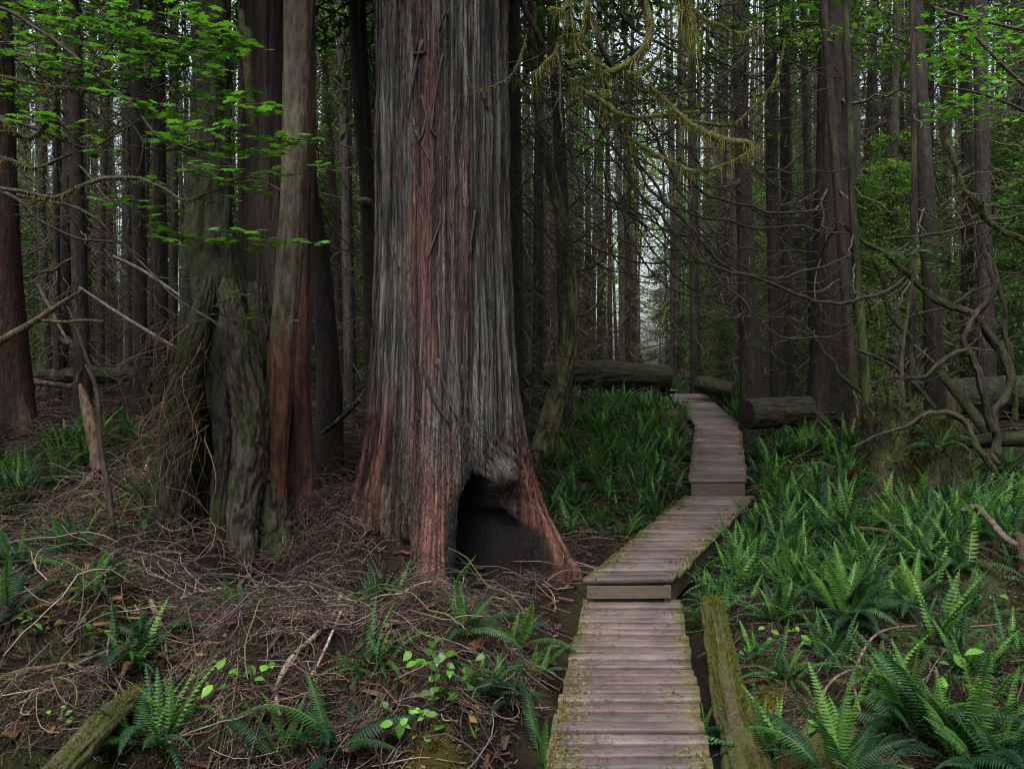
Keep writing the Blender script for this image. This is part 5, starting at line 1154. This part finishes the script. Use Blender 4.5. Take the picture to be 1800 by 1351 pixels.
def bed(n, box, label, group, ok, dmin=.24, sc=(.5, .92)):
    got = []; tr = 0
    while len(got) < n and tr < 20000:
        tr += 1
        x, y = rng.uniform(box[0], box[1]), rng.uniform(box[2], box[3])
        if path_d(np.array(x), np.array(y)) < .52 or not ok(x/y*FPX+900, x, y): continue
        if any((x-a)**2+(y-b)**2 < (dmin*(1+y*.03))**2 for a, b in got): continue
        got.append((x, y)); o = link('fern', FV[int(rng.integers(3))*2+1 if 'cedar' in group else int(rng.integers(6))], None, (x, y, float(G(x, y))-.02)); s = float(rng.uniform(*sc)); o.scale = (s, s, s); o.rotation_euler = (rng.normal()*.1, rng.normal()*.1, rng.random()*6.28); tag(o, label, 'fern', group)
bed(78, (.3, 3.2, 7.6, 15.5), 'fern in the dense bed between the big cedar and the boardwalk', 'ferns between the cedar and the boardwalk', lambda px, x, y: px > 945 and px < 1215 and x < np.interp(y, PATH[:, 1], PATH[:, 0])-.4)
bed(96, (1.2, 5.2, 5.6, 13), 'fern in the bed spreading right of the boardwalk up to the mossy stump', 'ferns right of the boardwalk', lambda px, x, y: px < 1800 and x > np.interp(y, PATH[:, 1], PATH[:, 0])+.45 and vn(x*1.1, y*1.1, 5) > .18 and not (px > 1500 and y > 7.3) and not (px > 1310 and px < 1480 and y > 10.4) and rng.random() < (.9 if y > 7 else .35))
bed(32, (3.0, 6.5, 10.8, 19), 'small distant fern on the right of the far boardwalk near the log end', 'ferns right of the far boardwalk', lambda px, x, y: 1190 < px < 1320)
bed(16, (-6, -2.9, 6.5, 11), 'fern in the shade around the red cedar at the left', 'ferns round the left red cedar', lambda px, x, y: px < 290 and px > -20)
bed(26, (1.0, 4.6, 3.4, 6.2), 'low fern on the mossy slope between the narrow log and the right edge', 'ferns on the near slope', lambda px, x, y: px > 1330 and px < 1830 and G(x, y) > -.12, .34, (.4, .7))
bed(15, (-4, -.1, 3.3, 6.2), 'small dark fern poking through the twig litter', 'ferns in the twig litter', lambda px, x, y: px < 860 and G(x, y) > -.2 and not (-3.2 < x < -1.6 and y > 5.2), .5, (.4, .75))
bed(10, (1.5, 4.5, 17, 22), 'tiny fern beyond the end of the boardwalk', 'ferns beyond the boardwalk end', lambda px, x, y: 1175 < px < 1270)
bed(12, (2.8, 5.5, 6.5, 9.5), 'fern on the slope under the vine maple', 'ferns under the vine maple', lambda px, x, y: px > 1480 and px < 1830)

# lower layer of fronds knitting the beds together
def frond_layer(n, box, dens, seed, label, Lr=(.25, .5)):
    rg = np.random.default_rng(seed); x = rg.uniform(box[0], box[1], n); y = rg.uniform(box[2], box[3], n); k = (rg.random(n) < dens(x, y)) & (path_d(x, y) > .5); x, y = x[k], y[k]
    var = [frond(.4, a, c_, 14, cl, .042, q) for q, (a, c_, cl) in enumerate([(.5, .9, FD), (.8, 1.4, FD), (.35, .6, FM), (1.1, .9, FM), (.6, 1.1, FD), (.3, .7, DEADF), (1.2, .6, FB)])]
    B = Bag(); z = G(x, y)
    for q in range(len(x)):
        V, F, K = var[int(rg.integers(len(var)))]; a = rg.random()*6.28; s = rg.uniform(*Lr)/.4; c_, s_ = math.cos(a)*s, math.sin(a)*s
        B.add(V@np.array([[c_, s_, 0], [-s_, c_, 0], [0, 0, s]])+np.array([x[q], y[q], z[q]]), F, K*rg.uniform(.7, 1.3))
    V, F, K = B.get(); tag(link('fern_undergrowth', mesh('fern_undergrowth', V, F, M_FERN, K, False)), label, 'undergrowth', kind='stuff')
pathx = lambda y: np.interp(y, PATH[:, 1], PATH[:, 0])
frond_layer(5200, (.2, 5.4, 5.2, 15.5), lambda x, y: np.where(x > pathx(y), np.where(vn(x*1.4, y*1.4, 5) > .3, .8, .25), np.where((y > 7.4) & (x/y*FPX > 50), .9, 0))*np.where((x/y*FPX > 620) & (y > 7.6), .3, 1), 71, 'low tangle of fern fronds between the larger ferns on both sides of the boardwalk')
frond_layer(900, (1.1, 4.6, 3.0, 5.4), lambda x, y: np.where(vn(x*1.7, y*1.7, 9) > .5, .5, .06)*(x > pathx(y)+.9), 72, 'low fern fronds scattered over the near slope right of the narrow log', (.15, .34))
# ------------------------------------------------------------------ small leafy plants
def sprig(px, py, label, n, h=.16, size=.045, col=(.09, .25, .035), seed=0, spread=.09):
    rng = np.random.default_rng(seed); b = hit(px, py); t = thing('salal_plant', label, 'plant', tuple(b)); B = Bag(); Q = Bag()
    a = np.array([(0, 0), (.25, .27), (.55, .33), (.85, .16), (1.05, 0), (.85, -.16), (.55, -.33), (.25, -.27)])
    for k in range(n):
        p = b+np.array([rng.normal()*spread, rng.normal()*spread*.6, h*(.35+rng.random())]); yaw = rng.random()*2*PI
        nn = np.array([rng.normal()*.35, rng.normal()*.35-.3, 1]); nn /= np.linalg.norm(nn); u = np.array([math.cos(yaw), math.sin(yaw), 0]); u -= nn*u.dot(nn); u /= np.linalg.norm(u); v = np.cross(nn, u)
        s = size*rng.uniform(.7, 1.4); V = p+s*a[:, :1]*u*1.3+s*a[:, 1:]*v*1.3+nn*s*(-.25*a[:, :1]**2+.25*np.abs(a[:, 1:]))
        B.add(V, np.array([[0, 1, 2, 3, 4, 5, 6, 7]]), np.array(col)*(.45 if rng.random() < .5 else 1.1))
        V, F = tubes(curve([b+np.array([0, 0, -.03]), (b+p)/2+np.array([rng.normal()*.02, 0, .03]), p], 6), np.linspace(.0025, .0012, 6), 3); Q.add(V, F)
    V, F, K = B.get(); part('foliage', V, F, M_LEAF, t, K, False); V, F, K = Q.get(); part('stem', V, F, M_BARK, t, np.array((.08, .06, .04)))
for k, a in enumerate([(770, 1262, 'bright green salal sprig in front of the mossy root, brightest leaves of all', 38, .26, .042), (735, 1330, 'dark salal leaves at the bottom edge below the bright sprig', 26, .15, .038),
                       (430, 1215, 'low leafy sprig between the mossy elbow branch and the hooked branch', 10, .07, .045), (55, 1110, 'pair of light leaves on the litter near the left edge', 6, .08, .04), (140, 1112, 'dark round leaves right of the pair of light leaves', 4, .06, .045),
                       (1380, 1150, 'pale green seedling in front of the largest fern clump', 14, .13, .042), (1310, 1160, 'low leaves beside the narrow mossy log', 12, .07, .035), (1730, 1060, 'small rounded leaves on the moss near the right edge', 10, .06, .035),
                       (1690, 1290, 'round light leaves inside the bottom right fern', 8, .3, .05), (1340, 1320, 'tiny plant by the lower end of the narrow mossy log', 8, .06, .03), (1445, 1290, 'tiny leaves at the rim of the dark hollow', 7, .05, .03), (100, 1290, 'yellow green leaf pair in the dark gap at bottom left', 5, .08, .035)]):
    sprig(*a, seed=300+k)

# ------------------------------------------------------------------ litter: dead twigs, moss tufts, small leaves
HOLE = lambda x, y: ss(-.42, -.12, G(x, y))
def twigs(n, box, Lr, rr, dens, col, label, seed, arch=.06, name='twig_litter', K=6, sides=3, up=.02):
    rng = np.random.default_rng(seed)
    x = rng.uniform(box[0], box[1], n); y = rng.uniform(box[2], box[3], n); keep = (rng.random(n) < dens(x, y)*HOLE(x, y)) & (np.hypot((x+.55)/1.0, (y-6.55)/.95) > .62); x, y = x[keep], y[keep]; m = len(x)
    L = rng.uniform(Lr[0], Lr[1], m)*rng.random(m)**.6; a = rng.random(m)*2*PI; t = np.linspace(-.5, .5, K)[None]
    bend = rng.normal(size=(m, 1))*1.3; aa = a[:, None]+bend*t
    ds = L[:, None]/(K-1); dx = np.cumsum(np.cos(aa)*ds, 1); dy = np.cumsum(np.sin(aa)*ds, 1)
    X = x[:, None]+dx-dx.mean(1, keepdims=True); Y = y[:, None]+dy-dy.mean(1, keepdims=True)
    Zg = G(X, Y); zm = Zg.mean(1, keepdims=True); sm = Zg*.6+zm*.4
    tilt = rng.normal(size=(m, 1))*.35
    Zp = np.maximum(sm, Zg-.01)+rng.random((m, 1))**2*arch*1.2+up*rng.random((m, 1))+np.abs(tilt*t*L[:, None])+arch*rng.random((m, 1))*np.cos(t*PI)*L[:, None]*2
    R = rng.uniform(rr[0], rr[1], (m, 1))*(1-.5*np.abs(t+.2))
    V, F = tubes(np.stack([X, Y, Zp], -1), R, sides)
    c = np.repeat(np.array(col)[rng.integers(0, len(col), m)]*np.array((.86, .93, 1.04)), K*sides, 0)
    d = path_d(V[:, 0], V[:, 1])
    tag(link(name, mesh(name, V, F, M_TWIG, c)), label, 'litter', kind='stuff')
PINK = [(.078, .047, .049), (.060, .038, .040), (.105, .066, .067), (.040, .028, .028), (.070, .045, .043), (.17, .125, .122), (.22, .17, .155), (.13, .088, .088), (.034, .025, .024), (.042, .046, .018), (.032, .022, .022), (.05, .032, .032)]
DUST = [tuple(.55*v for v in c) for c in PINK[:5]]
offp = lambda x, y: path_d(x, y) > .55
twigs(52000, (-5.2, .9, 2.3, 9), (.08, .5), (.0012, .0030), lambda x, y: np.where(offp(x, y), np.clip(1.15-.1*np.maximum(y-5, 0), .1, 1), 0)*ss(.36, .56, fbm(x*1.5, y*1.5, 3, 3))*ss(.42, .5, fbm(x*2.1, y*2.1+8, 2, 3))*.9+.06, PINK, 'tangle of dead brown twigs covering the ground round the stump tree', 1, .05)
twigs(1900, (-5, .6, 2.6, 8.5), (.3, 1.15), (.0018, .0058), lambda x, y: np.where(offp(x, y), 1, 0), PINK+[(.22, .165, .13), (.07, .08, .03)], 'longer curved dead branches lying over the twig litter', 2, .10, 'branch_litter', 10, 4)
twigs(70000, (-5.2, .9, 2.3, 9), (.03, .13), (.0009, .0020), lambda x, y: np.where(offp(x, y), .9, 0), DUST, 'short dead needles and twig ends carpeting the ground by the stump tree', 11, .015, 'needle_litter', 3, 3)
twigs(40000, (.9, 6, 2.3, 9), (.03, .13), (.0009, .0020), lambda x, y: np.where(offp(x, y), .9, 0), DUST, 'short dead needles on the slope right of the boardwalk', 12, .015, 'needle_litter', 3, 3)
twigs(30000, (.9, 6, 2.3, 10), (.06, .45), (.0012, .003), lambda x, y: np.where(offp(x, y), .7, 0), PINK+[(.06, .065, .02)]*3, 'dead needles and twigs under the ferns', 3, .02, 'needle_litter')
twigs(9000, (-9, 9, 8.5, 22), (.3, 1.3), (.004, .010), lambda x, y: np.where(offp(x, y), 1, 0)*np.where(x < 0, 1, .35), PINK[:5], 'dead branches on the floor between the far trunks', 4, .12, 'branch_litter', 6, 3)
twigs(900, (-3.9, -2.75, 5.9, 7.2), (.25, .8), (.0016, .0036), lambda x, y: np.ones(np.shape(x)), PINK+[(.16, .12, .105)]*3, 'pile of dead brush heaped against the left side of the stump tree', 21, .24, 'brush_pile', 10, 4)
twigs(1300, (-1.95, -1.05, 5.5, 7.0), (.25, .7), (.0012, .003), lambda x, y: gs(x, y, -1.52, 6.3, .38, .6), PINK, 'pile of dead brush heaped between the stump tree and the big cedar', 22, .11, 'brush_pile', 10, 4)
def tufts(n, box, dens, ln, col, seed, label, name='moss', wd=.005):
    rng = np.random.default_rng(seed); x = rng.uniform(box[0], box[1], n); y = rng.uniform(box[2], box[3], n); k = rng.random(n) < dens(x, y); x, y = x[k], y[k]; m = len(x)
    b = np.stack([x, y, G(x, y)-.004], 1); tip = b+rng.normal(size=(m, 3))*ln*.6+np.array([0, 0, ln])*rng.random((m, 1)); w_ = rng.normal(size=(m, 3))*wd
    c = np.array(col)[rng.integers(0, len(col), m)]
    tag(link(name, mesh(name, np.stack([b-w_, b+w_, tip], 1).reshape(-1, 3), np.arange(3*m).reshape(-1, 3), M_MOSS, np.repeat(c, 3, 0), False)), label, 'moss', kind='stuff')
rg = np.random.default_rng(91); B = Bag()
for (nl, nr, fl, fr), n in zip(SEC[:3], (2600, 1500, 900)):
    u = rg.random((n, 1)); s = np.where(rg.random((n, 1)) < .62, rg.random((n, 1))**1.8*.4, np.where(rg.random((n, 1)) < .5, 1-rg.random((n, 1))**2*.3, rg.random((n, 1))))
    p = (nl+(fl-nl)*u)*(1-s)+(nr+(fr-nr)*u)*s+np.array([0, 0, .005]); a = rg.random(n)*6.28; l = (.008+.05*rg.random(n)**2)[:, None]; d = np.stack([np.cos(a), np.sin(a), rg.normal(size=n)*.05], 1)
    V, F = tubes(np.stack([p-d*l/2, p+np.array([0, 0, .002]), p+d*l/2], 1), np.full((n, 3), .0011), 3); cc = np.array([(.09, .042, .032), (.07, .045, .035), (.12, .07, .05), (.05, .03, .025)])[rg.integers(0, 4, n)]; B.add(V, F, np.repeat(cc, 9, 0))
V, F, K = B.get(); tag(link('needle_litter', mesh('needle_litter', V, F, M_TWIG, K)), 'red brown needles scattered on the boardwalk planks', 'litter', kind='stuff')
n = 5200; x = rg.uniform(-4.6, .8, n); y = rg.uniform(2.4, 8, n); k = path_d(x, y) > .5; x, y = x[k], y[k]; n = len(x)
a = rg.random(n)*6.28; l = (.012+.06*rg.random(n)**2)[:, None]; u = np.stack([np.cos(a), np.sin(a), rg.normal(size=n)*.3], 1); v = np.cross(u, rg.normal(size=(n, 3))*.3+np.array([0, 0, 1.])); b = np.stack([x, y, G(x, y)+.012+.03*rg.random(n)], 1); w_ = l*rg.uniform(.15, .4, (n, 1))
cc = np.array([(.075, .035, .026), (.05, .033, .027), (.10, .052, .036), (.12, .085, .07), (.03, .022, .02)])[rg.integers(0, 5, n)]
tag(link('bark_litter', mesh('bark_litter', np.stack([b-u*l-v*w_*.6, b+u*l-v*w_, b+u*l*.8+v*w_, b-u*l+v*w_*.8], 1).reshape(-1, 3), np.arange(4*n).reshape(-1, 4), M_TWIG, np.repeat(cc, 4, 0), False)), 'flakes of bark and dead leaves among the twigs', 'litter', kind='stuff')
B = Bag(); rg = np.random.default_rng(17)
for k in range(46):
    x0, y0 = (rg.uniform(-4, .3), rg.uniform(2.9, 6.4)) if k < 26 else (rg.uniform(1.3, 4.3), rg.uniform(3.1, 6.5))
    if path_d(np.array(x0), np.array(y0)) < .6 or math.hypot(x0+.6, y0-6.5) < 1.2: continue
    r0 = rg.uniform(.07, .19); a = np.arange(18)*2*PI/18; h = np.linspace(0, 1, 8)
    rad = r0*np.sqrt(np.maximum(1-h**2, .0004))[:, None]*(1+.5*(vn(np.cos(a)[None]*2+k, np.sin(a)[None]*2, h[:, None]*2)-.5)); X = x0+rad*np.cos(a)*rg.uniform(.8, 1.5); Y = y0+rad*np.sin(a); Zc = G(X, Y)-.03+h[:, None]*r0*rg.uniform(.45, .75)
    V = np.stack([X, Y, Zc], -1).reshape(-1, 3); i = np.arange(7)[:, None]*18; j = np.arange(18)[None]; jn = (j+1) % 18
    cc = np.array([(.040, .050, .013), (.060, .060, .016), (.03, .045, .016), (.085, .10, .045)])[rg.integers(0, 4)]
    B.add(V, np.stack([i+j, i+jn, i+18+jn, i+18+j], -1).reshape(-1, 4), cc*.55)
    n = 1500; q = rg.integers(0, len(V), n); b = V[q]+rg.normal(size=(n, 3))*.012; nrm = b-np.array([x0, y0, float(G(x0, y0))-.05]); nrm /= np.linalg.norm(nrm, axis=1, keepdims=True); tip = b+nrm*.016*rg.random((n, 1))*1.6+rg.normal(size=(n, 3))*.008; w_ = rg.normal(size=(n, 3))*.0028
    B.add(np.stack([b-w_, b+w_, tip], 1).reshape(-1, 3), np.arange(3*n).reshape(-1, 3), np.repeat(cc*rg.uniform(.6, 1.5, (n, 1)), 3, 0))
V, F, K = B.get(); tag(link('moss', mesh('moss', V, F, M_MOSS, K, False)), 'cushions of green moss swelling out of the litter', 'moss', kind='stuff')
mossmask = lambda x, y: ss(.44, .58, fbm(x*.9, y*.9, 13, 4))*offp(x, y)
tufts(120000, (-5, .8, 2.3, 9), lambda x, y: mossmask(x, y)*.8, .045, [(.055, .068, .018), (.08, .09, .024), (.04, .05, .015)], 7, 'moss growing through the twig litter')
tufts(150000, (.9, 6, 2.3, 10), lambda x, y: np.clip(mossmask(x, y)+.25, 0, 1)*offp(x, y), .038, [(.06, .07, .016), (.08, .085, .02), (.045, .05, .018), (.07, .05, .025)], 8, 'moss and needles on the slope right of the boardwalk')
